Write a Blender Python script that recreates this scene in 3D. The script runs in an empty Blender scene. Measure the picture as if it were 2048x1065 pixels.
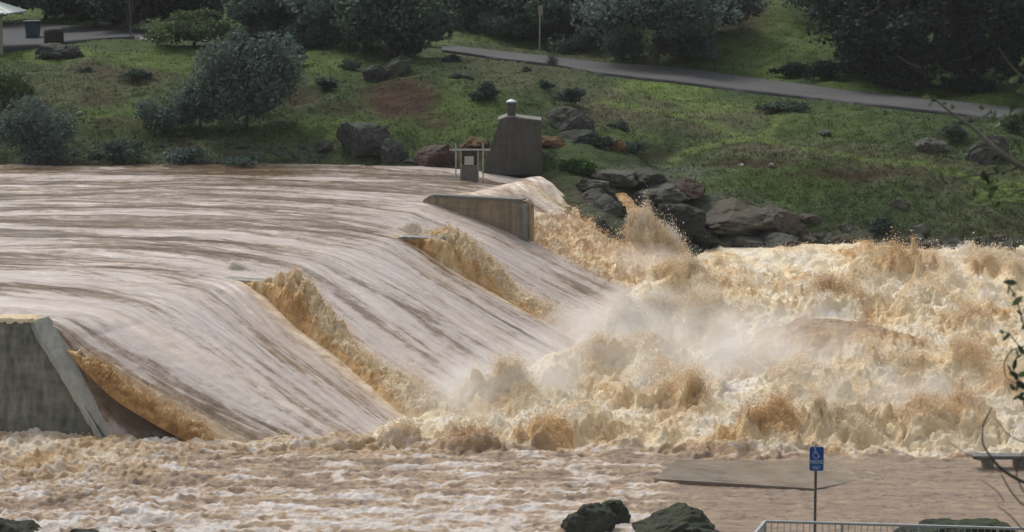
import bpy, math, random
import numpy as np
from mathutils import Vector

rng = np.random.default_rng(7)
random.seed(7)
SC = bpy.context.scene
COL = SC.collection
F_PX = 5000.0
CAM_H = 13.5
PITCH = math.radians(7.2)

# ------------------------------------------------------------------ helpers
def W(px, row, D):
    """point that stands at distance D (along +Y) on the sight line of a photo pixel"""
    px = np.asarray(px, float); row = np.asarray(row, float); D = np.asarray(D, float)
    a = (px - 1024.0) / F_PX
    b = (532.5 - row) / F_PX
    dy = math.cos(PITCH) + b * math.sin(PITCH)
    dz = -math.sin(PITCH) + b * math.cos(PITCH)
    k = D / dy
    return np.stack(np.broadcast_arrays(k * a, k * dy, CAM_H + k * dz), -1)

def Dz(row, z):
    """distance at which the sight line of a row meets height z"""
    b = (532.5 - np.asarray(row, float)) / F_PX
    return (z - CAM_H) / ((-math.sin(PITCH) + b * math.cos(PITCH)) / (math.cos(PITCH) + b * math.sin(PITCH)))

def V(px, row, D):
    return Vector(W(px, row, D).tolist())

def _hash(ix, iy, iz, seed):
    with np.errstate(over='ignore'):
        h = (ix.astype(np.uint32) * np.uint32(374761393) + iy.astype(np.uint32) * np.uint32(668265263)
             + iz.astype(np.uint32) * np.uint32(2147483647 ^ 0x5bd1e995) + np.uint32((seed * 974634777 + 12345) & 0xffffffff))
        h ^= h >> np.uint32(13); h *= np.uint32(1274126177); h ^= h >> np.uint32(16)
        h *= np.uint32(2246822519); h ^= h >> np.uint32(15)
    return h

def n2(x, y, seed=0):
    x = np.asarray(x, float); y = np.asarray(y, float)
    xi = np.floor(x); yi = np.floor(y); fx = x - xi; fy = y - yi
    xi = xi.astype(np.int64); yi = yi.astype(np.int64)
    u = fx * fx * fx * (fx * (fx * 6 - 15) + 10); v = fy * fy * fy * (fy * (fy * 6 - 15) + 10)
    z0 = np.zeros_like(xi)
    def g(dx, dy):
        a = _hash(xi + dx, yi + dy, z0, seed).astype(np.float64) * (2 * math.pi / 4294967296.0)
        return np.cos(a) * (fx - dx) + np.sin(a) * (fy - dy)
    a = g(0, 0); b = g(1, 0); c = g(0, 1); d = g(1, 1)
    return 1.5 * ((a + (b - a) * u) + ((c + (d - c) * u) - (a + (b - a) * u)) * v)

def n3(p, seed=0):
    x, y, z = p[:, 0], p[:, 1], p[:, 2]
    xi = np.floor(x); yi = np.floor(y); zi = np.floor(z)
    fx, fy, fz = x - xi, y - yi, z - zi
    xi = xi.astype(np.int64); yi = yi.astype(np.int64); zi = zi.astype(np.int64)
    s = lambda t: t * t * (3 - 2 * t)
    u, v, w = s(fx), s(fy), s(fz)
    def g(a, b, c):
        return _hash(xi + a, yi + b, zi + c, seed).astype(np.float64) / 2147483648.0 - 1
    l = lambda a, b, t: a + (b - a) * t
    return l(l(l(g(0,0,0), g(1,0,0), u), l(g(0,1,0), g(1,1,0), u), v),
             l(l(g(0,0,1), g(1,0,1), u), l(g(0,1,1), g(1,1,1), u), v), w)

def fbm(x, y, octv=4, seed=0, gain=.5):
    r = 0; a = 1.; t = 0
    for i in range(octv):
        r = r + a * n2(x * 2**i, y * 2**i, seed + 17 * i); t += a; a *= gain
    return r / t

def sm(x, a, b):
    t = np.clip((x - a) / (b - a), 0, 1)
    return t * t * (3 - 2 * t)

def pchip(xk, yk, x):
    xk = np.asarray(xk, float); yk = np.asarray(yk, float)
    sh = yk.shape; yk = yk.reshape(len(xk), -1)
    h = np.diff(xk); d = np.diff(yk, axis=0) / h[:, None]
    m = np.zeros_like(yk); m[0] = d[0]; m[-1] = d[-1]
    for i in range(1, len(xk) - 1):
        ok = d[i-1] * d[i] > 0
        w1 = 2 * h[i] + h[i-1]; w2 = h[i] + 2 * h[i-1]
        with np.errstate(divide='ignore', invalid='ignore'):
            mm = (w1 + w2) / (w1 / d[i-1] + w2 / d[i])
        m[i] = np.where(ok, mm, 0)
    i = np.clip(np.searchsorted(xk, x) - 1, 0, len(xk) - 2)
    t = ((x - xk[i]) / h[i])[:, None]; hh = h[i][:, None]
    r = ((1 + 2*t) * (1-t)**2) * yk[i] + t * (1-t)**2 * hh * m[i] + t*t*(3-2*t) * yk[i+1] + t*t*(t-1) * hh * m[i+1]
    return r.reshape((len(x),) + sh[1:])

def mesh_np(name, v, f, mat=None, parent=None, smooth=True, attrs=None, uv=None):
    v = np.ascontiguousarray(v, np.float32); f = np.ascontiguousarray(f, np.int32)
    k = f.shape[1]
    me = bpy.data.meshes.new(name)
    me.vertices.add(len(v)); me.vertices.foreach_set('co', v.ravel())
    me.loops.add(f.size); me.loops.foreach_set('vertex_index', f.ravel())
    me.polygons.add(len(f))
    me.polygons.foreach_set('loop_start', np.arange(0, f.size, k, dtype=np.int32))
    try: me.polygons.foreach_set('loop_total', np.full(len(f), k, np.int32))
    except Exception: pass
    me.polygons.foreach_set('use_smooth', np.full(len(f), smooth, bool))
    me.update(calc_edges=True)
    if attrs:
        for an, av in attrs.items():
            a = me.attributes.new(an, 'FLOAT', 'POINT')
            a.data.foreach_set('value', np.ascontiguousarray(av, np.float32))
    if uv is not None:
        l = me.uv_layers.new(name='flow')
        l.data.foreach_set('uv', np.ascontiguousarray(uv[f.ravel()], np.float32).ravel())
    if mat: me.materials.append(mat)
    o = bpy.data.objects.new(name, me); COL.objects.link(o)
    if parent is not None: o.parent = parent
    return o

def grid_faces(nr, nc, off=0):
    i = np.arange(nr - 1)[:, None] * nc + np.arange(nc - 1)[None, :]
    i = i.ravel() + off
    return np.stack([i, i + 1, i + nc + 1, i + nc], -1)

def tag(o, label=None, cat=None, group=None, kind=None):
    if label: o['label'] = label
    if cat: o['category'] = cat
    if group: o['group'] = group
    if kind: o['kind'] = kind
    return o

def empty(name, loc, label=None, cat=None, group=None):
    o = bpy.data.objects.new(name, None); COL.objects.link(o)
    o.location = loc; o.empty_display_size = .2
    return tag(o, label, cat, group)

class MB:
    """collects boxes, tubes and free faces into one mesh"""
    def __init__(s): s.v = []; s.f = []
    def add(s, vs, fs):
        n = len(s.v); s.v += [tuple(map(float, q)) for q in vs]; s.f += [tuple(n + i for i in q) for q in fs]
    def box(s, c, d, ax=None):
        c = Vector(c); X, Y, Z = ax or (Vector((1,0,0)), Vector((0,1,0)), Vector((0,0,1)))
        vs = [c + X*(d[0]/2*a) + Y*(d[1]/2*b) + Z*(d[2]/2*e) for a in (-1,1) for b in (-1,1) for e in (-1,1)]
        s.add(vs, [(0,1,3,2),(4,6,7,5),(0,4,5,1),(2,3,7,6),(0,2,6,4),(1,5,7,3)])
    def tube(s, pts, r, n=8, cap=True):
        pts = [Vector(p) for p in pts]; rs = r if hasattr(r, '__len__') else [r]*len(pts)
        vs = []
        for i, p in enumerate(pts):
            d = (pts[min(i+1, len(pts)-1)] - pts[max(i-1, 0)]).normalized()
            u = d.cross(Vector((0,0,1)) if abs(d.z) < .9 else Vector((1,0,0))).normalized(); w = d.cross(u)
            for k in range(n):
                a = 2*math.pi*k/n; vs.append(p + (u*math.cos(a) + w*math.sin(a))*rs[i])
        fs = [(i*n+k, i*n+(k+1)%n, (i+1)*n+(k+1)%n, (i+1)*n+k) for i in range(len(pts)-1) for k in range(n)]
        if cap: fs += [tuple(range(n))[::-1], tuple((len(pts)-1)*n+k for k in range(n))]
        s.add(vs, fs)
    def build(s, name, mat, parent=None, bevel=0, smooth=False):
        me = bpy.data.meshes.new(name); me.from_pydata(s.v, [], s.f); me.update()
        if smooth: me.polygons.foreach_set('use_smooth', [True]*len(me.polygons))
        me.materials.append(mat)
        o = bpy.data.objects.new(name, me); COL.objects.link(o)
        if parent is not None:
            o.parent = parent; o.location = -Vector(parent.location)   # verts are written in world space
        if bevel:
            m = o.modifiers.new('b', 'BEVEL'); m.width = bevel; m.segments = 2
        return o

# ------------------------------------------------------------------ materials
def newmat(name):
    m = bpy.data.materials.new(name); m.use_nodes = True
    nt = m.node_tree; b = nt.nodes['Principled BSDF']
    return m, nt, b

def N(nt, t, **kw):
    n = nt.nodes.new(t)
    for k, v in kw.items():
        if k in n.inputs: n.inputs[k].default_value = v
        else: setattr(n, k, v)
    return n

def mixc(nt, fac, a, b, mode='MIX'):
    m = nt.nodes.new('ShaderNodeMix'); m.data_type = 'RGBA'; m.blend_type = mode
    L = nt.links.new
    for s, i in ((fac, 0), (a, 6), (b, 7)):
        if isinstance(s, (int, float)): m.inputs[i].default_value = s
        elif isinstance(s, tuple): m.inputs[i].default_value = s + (1,) if len(s) == 3 else s
        else: L(s, m.inputs[i])
    return m.outputs[2]

def rampn(nt, fac, stops, interp='LINEAR'):
    r = nt.nodes.new('ShaderNodeValToRGB'); r.color_ramp.interpolation = interp
    e = r.color_ramp.elements
    while len(e) < len(stops): e.new(.5)
    for el, (p, c) in zip(e, stops):
        el.position = p; el.color = (c, c, c, 1) if isinstance(c, (int, float)) else c + (1,)
    nt.links.new(fac, r.inputs[0]); return r.outputs[0]

def mth(nt, op, a, b=None, clamp=False):
    m = nt.nodes.new('ShaderNodeMath'); m.operation = op; m.use_clamp = clamp
    for i, s in enumerate((a, b)):
        if s is None: continue
        if isinstance(s, (int, float)): m.inputs[i].default_value = s
        else: nt.links.new(s, m.inputs[i])
    return m.outputs[0]

def noise_node(nt, vec, scale, detail=4, rough=.55, mapping=None, dist=0):
    if mapping:
        mp = nt.nodes.new('ShaderNodeMapping'); mp.inputs['Scale'].default_value = mapping
        nt.links.new(vec, mp.inputs[0]); vec = mp.outputs[0]
    n = N(nt, 'ShaderNodeTexNoise', Scale=scale, Detail=detail, Roughness=rough, Distortion=dist)
    nt.links.new(vec, n.inputs['Vector']); return n.outputs['Fac']

def posn(nt): return nt.nodes.new('ShaderNodeNewGeometry').outputs['Position']
def objc(nt): return nt.nodes.new('ShaderNodeTexCoord').outputs['Object']
def attr(nt, name):
    a = nt.nodes.new('ShaderNodeAttribute'); a.attribute_name = name; return a.outputs['Fac']
def bump(nt, b, h, strength=.5, dist=.05):
    n = N(nt, 'ShaderNodeBump', Strength=strength, Distance=dist); nt.links.new(h, n.inputs['Height'])
    nt.links.new(n.outputs[0], b.inputs['Normal'])

def plain(name, col, rough=.6, metal=0, var=.25, scale=6, bumps=.2, bdist=.01):
    m, nt, b = newmat(name)
    p = objc(nt); n = noise_node(nt, p, scale, 5, .6)
    c = rampn(nt, n, [(.25, tuple(x*(1-var) for x in col)), (.75, tuple(min(1, x*(1+var)) for x in col))])
    nt.links.new(c, b.inputs['Base Color']); b.inputs['Roughness'].default_value = rough; b.inputs['Metallic'].default_value = metal
    if bumps: bump(nt, b, noise_node(nt, p, scale*4, 4), bumps, bdist)
    return m

BROWN = (.335, .235, .165); TAN = (.72, .48, .22); CREAM = (.92, .80, .58); WHITE = (.93, .91, .87)

def flow_material():
    m, nt, b = newmat('silty_flow'); L = nt.links.new
    uv = nt.nodes.new('ShaderNodeUVMap'); uv.uv_map = 'flow'
    s1 = noise_node(nt, uv.outputs[0], 1, 6, .62, (1.1, .13, 1), 1.1)
    s2 = noise_node(nt, uv.outputs[0], 1, 5, .6, (5, .7, 1), .8)
    s3 = noise_node(nt, posn(nt), 2.2, 8, .72)
    f = attr(nt, 'foam')
    refl_band = noise_node(nt, uv.outputs[0], 1, 4, .5, (.42, .05, 1), .6)  # broad bands: dark hill reflections painted into the water colour
    k = mth(nt, 'ADD', mth(nt, 'MULTIPLY', s1, .52), mth(nt, 'ADD', mth(nt, 'MULTIPLY', s2, .13), mth(nt, 'MULTIPLY', refl_band, .38)))
    pool_ = attr(nt, 'pool'); k = mth(nt, 'ADD', k, mth(nt, 'MULTIPLY', mth(nt, 'SUBTRACT', s3, .5), .22)); k = mth(nt, 'ADD', k, mth(nt, 'MULTIPLY', mth(nt, 'MULTIPLY', pool_, mth(nt, 'SUBTRACT', refl_band, .5)), .38)); k = mth(nt, 'SUBTRACT', k, mth(nt, 'ADD', mth(nt, 'MULTIPLY', pool_, .06), .012))
    body = rampn(nt, k, [(.37, (.075, .048, .028)), (.445, (.20, .145, .10)), (.50, (.43, .37, .335)), (.68, (.57, .51, .475))])  # silt colour, with dark reflection bands and pale sky sheen painted in
    fm = rampn(nt, mth(nt, 'ADD', s3, mth(nt, 'MULTIPLY', f, .09)), [(.34, (.30, .18, .085)), (.5, (.60, .41, .21)), (.68, CREAM)])
    c = mixc(nt, f, body, fm)
    L(c, b.inputs['Base Color'])
    L(rampn(nt, f, [(0, .2), (.3, .5), (.6, .8)]), b.inputs['Roughness'])
    b.inputs['IOR'].default_value = 1.33
    h = mth(nt, 'ADD', mth(nt, 'MULTIPLY', s1, .6), mth(nt, 'ADD', mth(nt, 'MULTIPLY', s2, .25), mth(nt, 'MULTIPLY', s3, .42)))
    bump(nt, b, h, .45, .13)
    return m

def rapid_material():
    m, nt, b = newmat('muddy_foam'); L = nt.links.new
    p = posn(nt)
    f = attr(nt, 'foam')
    a = noise_node(nt, p, 3.2, 8, .68, None, .6)
    a2 = noise_node(nt, p, .55, 4, .6)
    k = mth(nt, 'ADD', mth(nt, 'MULTIPLY', f, .62), mth(nt, 'ADD', mth(nt, 'MULTIPLY', a, .62), mth(nt, 'MULTIPLY', a2, .3)))
    k = mth(nt, 'SUBTRACT', mth(nt, 'ADD', k, mth(nt, 'MULTIPLY', noise_node(nt, p, 17, 6, .75), .34)), .45)
    c = rampn(nt, k, [(.02, (.23, .13, .06)), (.2, (.52, .30, .115)), (.35, (.74, .50, .24)), (.52, (.88, .72, .48)), (.74, CREAM), (.95, WHITE)])
    st = noise_node(nt, p, 1, 6, .65, (.55, 2.6, 1), .8)
    k2 = mth(nt, 'SUBTRACT', mth(nt, 'ADD', mth(nt, 'MULTIPLY', f, .75), mth(nt, 'ADD', mth(nt, 'MULTIPLY', a, .55), mth(nt, 'MULTIPLY', st, .55))), .36)
    c2 = rampn(nt, k2, [(.1, (.22, .15, .10)), (.28, (.36, .275, .21)), (.42, (.52, .37, .235)), (.56, (.66, .57, .49)), (.84, (.86, .82, .79))])
    c = mixc(nt, attr(nt, 'calm'), c, c2)
    L(c, b.inputs['Base Color'])
    L(rampn(nt, k, [(.1, .18), (.45, .65)]), b.inputs['Roughness'])
    b.inputs['IOR'].default_value = 1.33
    b.inputs['Specular IOR Level'].default_value = .35
    h = noise_node(nt, p, 11, 8, .75)
    bump(nt, b, mth(nt, 'ADD', h, mth(nt, 'ADD', mth(nt, 'MULTIPLY', a, .5), mth(nt, 'MULTIPLY', st, .6))), .9, .11)
    return m

def drop_material():
    m, nt, b = newmat('spray_drops'); L = nt.links.new
    f = attr(nt, 'foam')
    c = rampn(nt, f, [(0, (.55, .36, .17)), (.45, TAN), (.8, CREAM), (1, WHITE)])
    L(c, b.inputs['Base Color']); b.inputs['Roughness'].default_value = .5
    tr = N(nt, 'ShaderNodeBsdfTranslucent'); L(c, tr.inputs[0])
    mx = nt.nodes.new('ShaderNodeMixShader'); mx.inputs[0].default_value = .35
    L(b.outputs[0], mx.inputs[1]); L(tr.outputs[0], mx.inputs[2])
    L(mx.outputs[0], nt.nodes['Material Output'].inputs['Surface'])
    return m

def ground_material():
    m, nt, b = newmat('bank_soil_and_grass'); L = nt.links.new
    p = posn(nt)
    a = noise_node(nt, p, .9, 7, .65); a2 = noise_node(nt, p, 4.5, 5, .6)
    g = mixc(nt, rampn(nt, a, [(.35, 0), (.65, 1)]), (.026, .046, .017), (.06, .085, .030))
    d = mixc(nt, rampn(nt, a2, [(.35, 0), (.65, 1)]), (.095, .082, .056), (.14, .12, .082))
    r = mixc(nt, rampn(nt, a, [(.3, 0), (.7, 1)]), (.026, .014, .010), (.060, .036, .024))
    s = mixc(nt, rampn(nt, a2, [(.35, 0), (.65, 1)]), (.05, .05, .048), (.16, .15, .135))
    gr = mixc(nt, rampn(nt, a2, [(.3, 0), (.7, 1)]), (.08, .13, .028), (.15, .21, .05))
    c = mixc(nt, mth(nt, 'MULTIPLY', attr(nt, 'dry'), rampn(nt, a2, [(.25, .5), (.55, 1)])), g, d)
    c = mixc(nt, attr(nt, 'lush'), c, gr)
    c = mixc(nt, attr(nt, 'dirt'), c, r)
    c = mixc(nt, attr(nt, 'stony'), c, s)
    L(c, b.inputs['Base Color']); b.inputs['Roughness'].default_value = .95
    b.inputs['Specular IOR Level'].default_value = .1
    bump(nt, b, mth(nt, 'ADD', a, a2), .6, .15)
    return m

def grass_material():
    m, nt, b = newmat('grass_blades'); L = nt.links.new
    c = mixc(nt, attr(nt, 'dry'), (.036, .054, .022), (.125, .108, .07))
    c = mixc(nt, attr(nt, 'lush'), c, (.13, .19, .042))
    c = mixc(nt, attr(nt, 'dirt'), c, (.05, .045, .022))
    L(c, b.inputs['Base Color']); b.inputs['Roughness'].default_value = .8; b.inputs['Specular IOR Level'].default_value = .1
    tr = N(nt, 'ShaderNodeBsdfTranslucent'); L(c, tr.inputs[0])
    mx = nt.nodes.new('ShaderNodeMixShader'); mx.inputs[0].default_value = .5
    L(b.outputs[0], mx.inputs[1]); L(tr.outputs[0], mx.inputs[2])
    L(mx.outputs[0], nt.nodes['Material Output'].inputs['Surface'])
    return m

def leaf_material(name, dark, light, rough=.7):
    m, nt, b = newmat(name); L = nt.links.new
    r = attr(nt, 'tone')
    c = rampn(nt, r, [(0, dark), (1, light)])
    L(c, b.inputs['Base Color']); b.inputs['Roughness'].default_value = rough
    b.inputs['Specular IOR Level'].default_value = .25
    tr = N(nt, 'ShaderNodeBsdfTranslucent'); L(c, tr.inputs[0])
    mx = nt.nodes.new('ShaderNodeMixShader'); mx.inputs[0].default_value = .3
    L(b.outputs[0], mx.inputs[1]); L(tr.outputs[0], mx.inputs[2])
    L(mx.outputs[0], nt.nodes['Material Output'].inputs['Surface'])
    return m

def rock_material(name, dark, light, moss=.5, mosscol=(.035, .05, .015)):
    m, nt, b = newmat(name); L = nt.links.new
    p = objc(nt)
    a = noise_node(nt, p, 1.8, 8, .68); a2 = noise_node(nt, p, 9, 5, .6)
    c = rampn(nt, mth(nt, 'ADD', mth(nt, 'MULTIPLY', a, .6), mth(nt, 'MULTIPLY', a2, .4)), [(.36, dark), (.62, light)])
    if moss:
        g = nt.nodes.new('ShaderNodeNewGeometry'); sx = nt.nodes.new('ShaderNodeSeparateXYZ'); L(g.outputs['Normal'], sx.inputs[0])
        k = mth(nt, 'MULTIPLY', rampn(nt, mth(nt, 'ADD', mth(nt, 'MULTIPLY', sx.outputs[2], .5), mth(nt, 'MULTIPLY', a, .8)), [(.62, 0), (.85, 1)]), moss)
        c = mixc(nt, k, c, mosscol)
    L(c, b.inputs['Base Color']); b.inputs['Roughness'].default_value = .85
    b.inputs['Specular IOR Level'].default_value = .3
    bump(nt, b, mth(nt, 'ADD', a, mth(nt, 'MULTIPLY', a2, .5)), .9, .12)
    return m

def concrete_material(name, dark, light, streak=.6):
    m, nt, b = newmat(name); L = nt.links.new
    p = posn(nt)
    a = noise_node(nt, p, 1.2, 7, .65); s = noise_node(nt, p, 1, 6, .65, (5, 5, .45)); s2 = noise_node(nt, p, 1, 4, .6, (1.2, 1.2, 6))
    k = mth(nt, 'ADD', mth(nt, 'MULTIPLY', a, .3), mth(nt, 'ADD', mth(nt, 'MULTIPLY', s, .5), mth(nt, 'MULTIPLY', s2, .2)))
    c = rampn(nt, k, [(.36, dark), (.5, tuple((x+y)/2 for x, y in zip(dark, light))), (.64, light)])
    L(c, b.inputs['Base Color']); b.inputs['Roughness'].default_value = .55
    bump(nt, b, mth(nt, 'ADD', a, s), .6, .04)
    return m

M = dict(
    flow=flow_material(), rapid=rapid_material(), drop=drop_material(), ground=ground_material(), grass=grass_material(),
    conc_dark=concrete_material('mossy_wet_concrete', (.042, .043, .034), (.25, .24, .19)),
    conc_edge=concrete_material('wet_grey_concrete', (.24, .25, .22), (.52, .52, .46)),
    conc_tan=concrete_material('silt_stained_concrete', (.11, .085, .05), (.32, .25, .16)),
    conc_block=concrete_material('weathered_block_concrete', (.022, .021, .019), (.078, .073, .064)),
    conc_pale=plain('pale_concrete', (.13, .13, .12), .8, var=.3),
    cap=plain('galvanised_cap', (.42, .47, .46), .45, .2, .1),
    steel=plain('galvanised_steel', (.36, .37, .36), .5, .3, .2),
    post=plain('sign_post_steel', (.13, .135, .14), .5, .5, .25),
    rail=plain('grey_painted_rail', (.34, .35, .36), .45, 0, .12),
    blue=plain('blue_sign_face', (.012, .075, .33), .4, 0, .12, bumps=0),
    signw=plain('white_sign_print', (.50, .58, .68), .5, 0, .05, bumps=0),
    signback=plain('dull_sign_plate', (.40, .40, .36), .6, 0, .15),
    asphalt=plain('old_asphalt', (.05, .05, .052), .9, 0, .25, 1.2, .4, .02),
    asphalt2=plain('dark_asphalt', (.03, .033, .038), .9, 0, .25, 1.2, .4, .02),
    bin=plain('blue_grey_plastic', (.022, .05, .072), .5, 0, .2), binlid=plain('bin_lid_plastic', (.035, .06, .08), .45, 0, .2),
    rubber=plain('black_rubber', (.01, .01, .01), .8, 0, .2),
    rust=plain('rusted_brown_steel', (.024, .012, .010), .85, 0, .4),
    roofm=plain('ribbed_metal_roof', (.30, .37, .35), .5, .1, .2), wood=plain('pale_timber', (.27, .25, .19), .8, 0, .2),
    bark=plain('grey_brown_bark', (.045, .038, .03), .9, 0, .35, 5, .6, .03),
    twig=plain('pale_twig_bark', (.13, .12, .10), .85, 0, .3, 8, .3),
    twigd=plain('dark_twig_bark', (.05, .042, .038), .85, 0, .3, 8, .3),
    greytwig=plain('bare_grey_twigs', (.085, .082, .08), .9, 0, .3, 1, 0),
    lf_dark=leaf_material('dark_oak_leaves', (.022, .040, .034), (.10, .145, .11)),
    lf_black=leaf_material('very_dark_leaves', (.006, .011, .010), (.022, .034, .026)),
    lf_blue=leaf_material('blue_green_leaves', (.045, .075, .066), (.16, .215, .18)),
    lf_olive=leaf_material('olive_leaves', (.035, .062, .026), (.13, .18, .075)),
    lf_green=leaf_material('fresh_green_leaves', (.02, .055, .015), (.07, .15, .03)),
    rk_grey=rock_material('lichen_grey_rock', (.014, .015, .014), (.085, .087, .08), .45),
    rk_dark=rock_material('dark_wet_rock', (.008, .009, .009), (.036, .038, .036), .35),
    rk_moss=rock_material('mossy_rock', (.012, .013, .011), (.07, .072, .062), .8, (.030, .040, .014)),
    rk_red=rock_material('red_brown_rock', (.026, .015, .012), (.10, .06, .046), .15),
    rk_orange=rock_material('orange_lichen_rock', (.035, .022, .014), (.22, .13, .06), .2),
    rk_pink=rock_material('pinkish_bedrock', (.030, .024, .019), (.115, .095, .075), .2),
    rk_slab=rock_material('pale_grey_ledge', (.022, .023, .021), (.125, .12, .11), .25),
    rk_white=rock_material('pale_stone', (.16, .155, .14), (.36, .34, .31), 0),
)
# ------------------------------------------------------------------ far bank terrain
TC = [  # photo column: list of (row, distance)
 (-600, [(420,112),(335,119),(300,121),(230,125),(130,135),(100,141),(45,160),(0,168),(-120,185),(-300,215)]),
 (0,    [(420,112),(333,119),(300,121),(230,125),(130,135),(104,141),(48,159),(0,168),(-120,185),(-300,215)]),
 (300,  [(420,112),(330,119),(250,123.5),(150,131),(100,138),(78,144),(62,151),(0,164),(-120,182),(-300,215)]),
 (600,  [(420,112),(333,119),(250,123.5),(150,131),(100,139),(60,150),(0,162),(-120,182),(-300,215)]),
 (850,  [(420,112),(337,118),(200,126),(110,136),(90,145),(60,152),(0,162),(-120,182),(-300,215)]),
 (1050, [(440,110),(340,117),(240,122.5),(140,133),(125,140),(108,148),(50,156),(0,163),(-120,182),(-300,215)]),
 (1150, [(500,108),(360,114.5),(300,119.5),(200,127),(146,138.5),(122,147),(60,154),(0,160),(-120,178),(-300,210)]),
 (1250, [(540,107),(430,112),(350,117),(260,124),(158,137.5),(132,145),(60,152),(0,159),(-120,177),(-300,210)]),
 (1350, [(540,108),(480,111.5),(400,116),(330,121),(168,136.5),(139,144),(60,151),(0,158),(-120,175),(-300,210)]),
 (1500, [(540,110),(492,113),(420,116),(300,121.5),(270,124.5),(187,134.5),(158,142),(90,148),(0,157),(-120,174),(-300,210)]),
 (1750, [(560,109),(500,113),(400,117.5),(300,122.5),(213,130.5),(190,138),(110,145),(0,155),(-120,172),(-300,208)]),
 (2048, [(570,108),(512,112),(420,115.5),(330,120),(246,126.5),(221,134),(120,143),(0,153),(-120,170),(-300,205)]),
 (2700, [(570,108),(520,112),(420,115.5),(330,120),(275,126.5),(250,134),(120,145),(0,153),(-120,170),(-300,205)]),
]
_rows = np.linspace(-300, 575, 440)
_tab = []
for c, lst in TC:
    lst = sorted(lst); r = np.array([q[0] for q in lst]); d = np.array([q[1] for q in lst])
    v = pchip(r, d, np.clip(_rows, r[0], r[-1]))
    ex = np.maximum(_rows - r[-1], 0); v = v - ex * .06
    _tab.append(v)
_tab = np.array(_tab)
_tc = np.array([c for c, _ in TC], float)

_cg = np.arange(-600, 2701, 20.0)
_TT = pchip(_tc, _tab, _cg)              # (cols, rows) -> D
def TD(px, row):
    px = np.clip(np.asarray(px, float), -600, 2699); row = np.clip(np.asarray(row, float), -300, 574)
    a = (px + 600) / 20; b = (row + 300) / 875 * 439
    i = np.minimum(a.astype(int), len(_cg) - 2); j = np.minimum(b.astype(int), 438)
    s = a - i; t = b - j
    return (_TT[i, j]*(1-s)*(1-t) + _TT[i+1, j]*s*(1-t) + _TT[i, j+1]*(1-s)*t + _TT[i+1, j+1]*s*t)

R1x = [880, 1024, 1100, 1200, 1350, 1536, 1700, 1853, 1947, 2048, 2400]
R1lo = [103, 124, 132, 150, 167, 190, 208, 225, 235, 246, 284]
R1up = [92, 108, 116, 128, 138, 163, 185, 200, 210, 221, 258]
R2x = [-400, -150, 0, 60, 130, 230, 340]
R2lo = [116, 110, 105, 98, 88, 79, 75]
R2up = [30, 40, 46, 50, 54, 60, 64]

def blobs(px, row, L):
    r = np.zeros(np.shape(px))
    for (x, y, a, b, k) in L:
        d = ((px - x) / a)**2 + ((row - y) / b)**2
        r = np.maximum(r, k * np.exp(-d * d * .7))
    return r
def pathmask(px, row, pts, w):
    r = np.full(np.shape(px), 9e9)
    for (x0, y0), (x1, y1) in zip(pts[:-1], pts[1:]):
        dx, dy = x1-x0, y1-y0; t = np.clip(((px-x0)*dx + (row-y0)*dy) / (dx*dx+dy*dy), 0, 1)
        r = np.minimum(r, np.hypot((px-x0-t*dx), (row-y0-t*dy)*1.6))
    return np.exp(-(r/w)**2)

DRY = [(150,170,120,50,.5),(230,160,160,30,.55),(420,90,60,20,.5),(1000,120,110,30,.6),(1250,215,140,45,.95),(1420,240,110,35,.9),
       (1600,300,170,26,.95),(1800,340,150,25,.9),(1950,370,110,26,.8),(1150,130,80,20,.6),(1050,160,120,25,.6),(300,300,300,25,.5),(870,70,80,35,.5),
       (2000,440,160,40,.45),(620,300,60,25,.5),(1150,70,90,30,.3),(1650,490,200,25,.5), (70,250,90,70,.4)]
LUSH = [(1330,180,90,25,.9),(1430,215,80,20,.6),(850,20,70,30,.6),(880,75,50,20,.4),(1500,60,120,70,.55),(1620,60,90,60,.4),(1760,180,160,10,.9),(1580,150,100,12,.7),(1950,195,120,18,.8),
        (2010,385,70,22,.8),(100,112,120,12,.7),(30,20,60,14,.6),(330,120,110,20,.5),(640,130,80,20,.5),(700,260,120,25,.45),(880,230,150,45,.45),(1500,370,180,45,.35),
        (250,230,90,25,.45),(560,290,90,25,.3),(1250,280,60,25,.4),(1000,80,110,12,.35),(1650,250,120,25,.35)]
DIRT = [(800,200,75,40,.95),(600,195,45,20,.7),(1480,30,70,45,.7),(940,310,80,14,.6),(1360,430,70,60,.4),(1150,130,150,7,.5),(860,240,60,16,.6),(200,200,50,18,.5),(1640,500,120,16,.7),
        (1250,135,90,6,.6),(240,145,90,14,.5),(680,215,50,14,.5),(1300,310,60,14,.4),(80,60,120,8,.5),(1700,350,130,9,.7),(1500,325,90,9,.7),(230,250,60,14,.5),(180,140,40,14,.6)]
STONY = [(1470,440,95,50,.8),(1500,480,130,18,.9),(1330,350,110,25,.6),(1900,490,200,14,.7),(1700,480,120,16,.5),(560,300,90,16,.6),(1380,480,60,30,.5),(1230,420,90,60,.6)]
PATHS = [[(1330,330),(1400,300),(1470,275),(1540,262),(1560,240)], [(1200,200),(1320,225),(1430,255),(1520,272),(1650,305),(1800,335),(2048,372)],
         [(700,300),(900,290)], [(880,95),(820,140)]]
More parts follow.
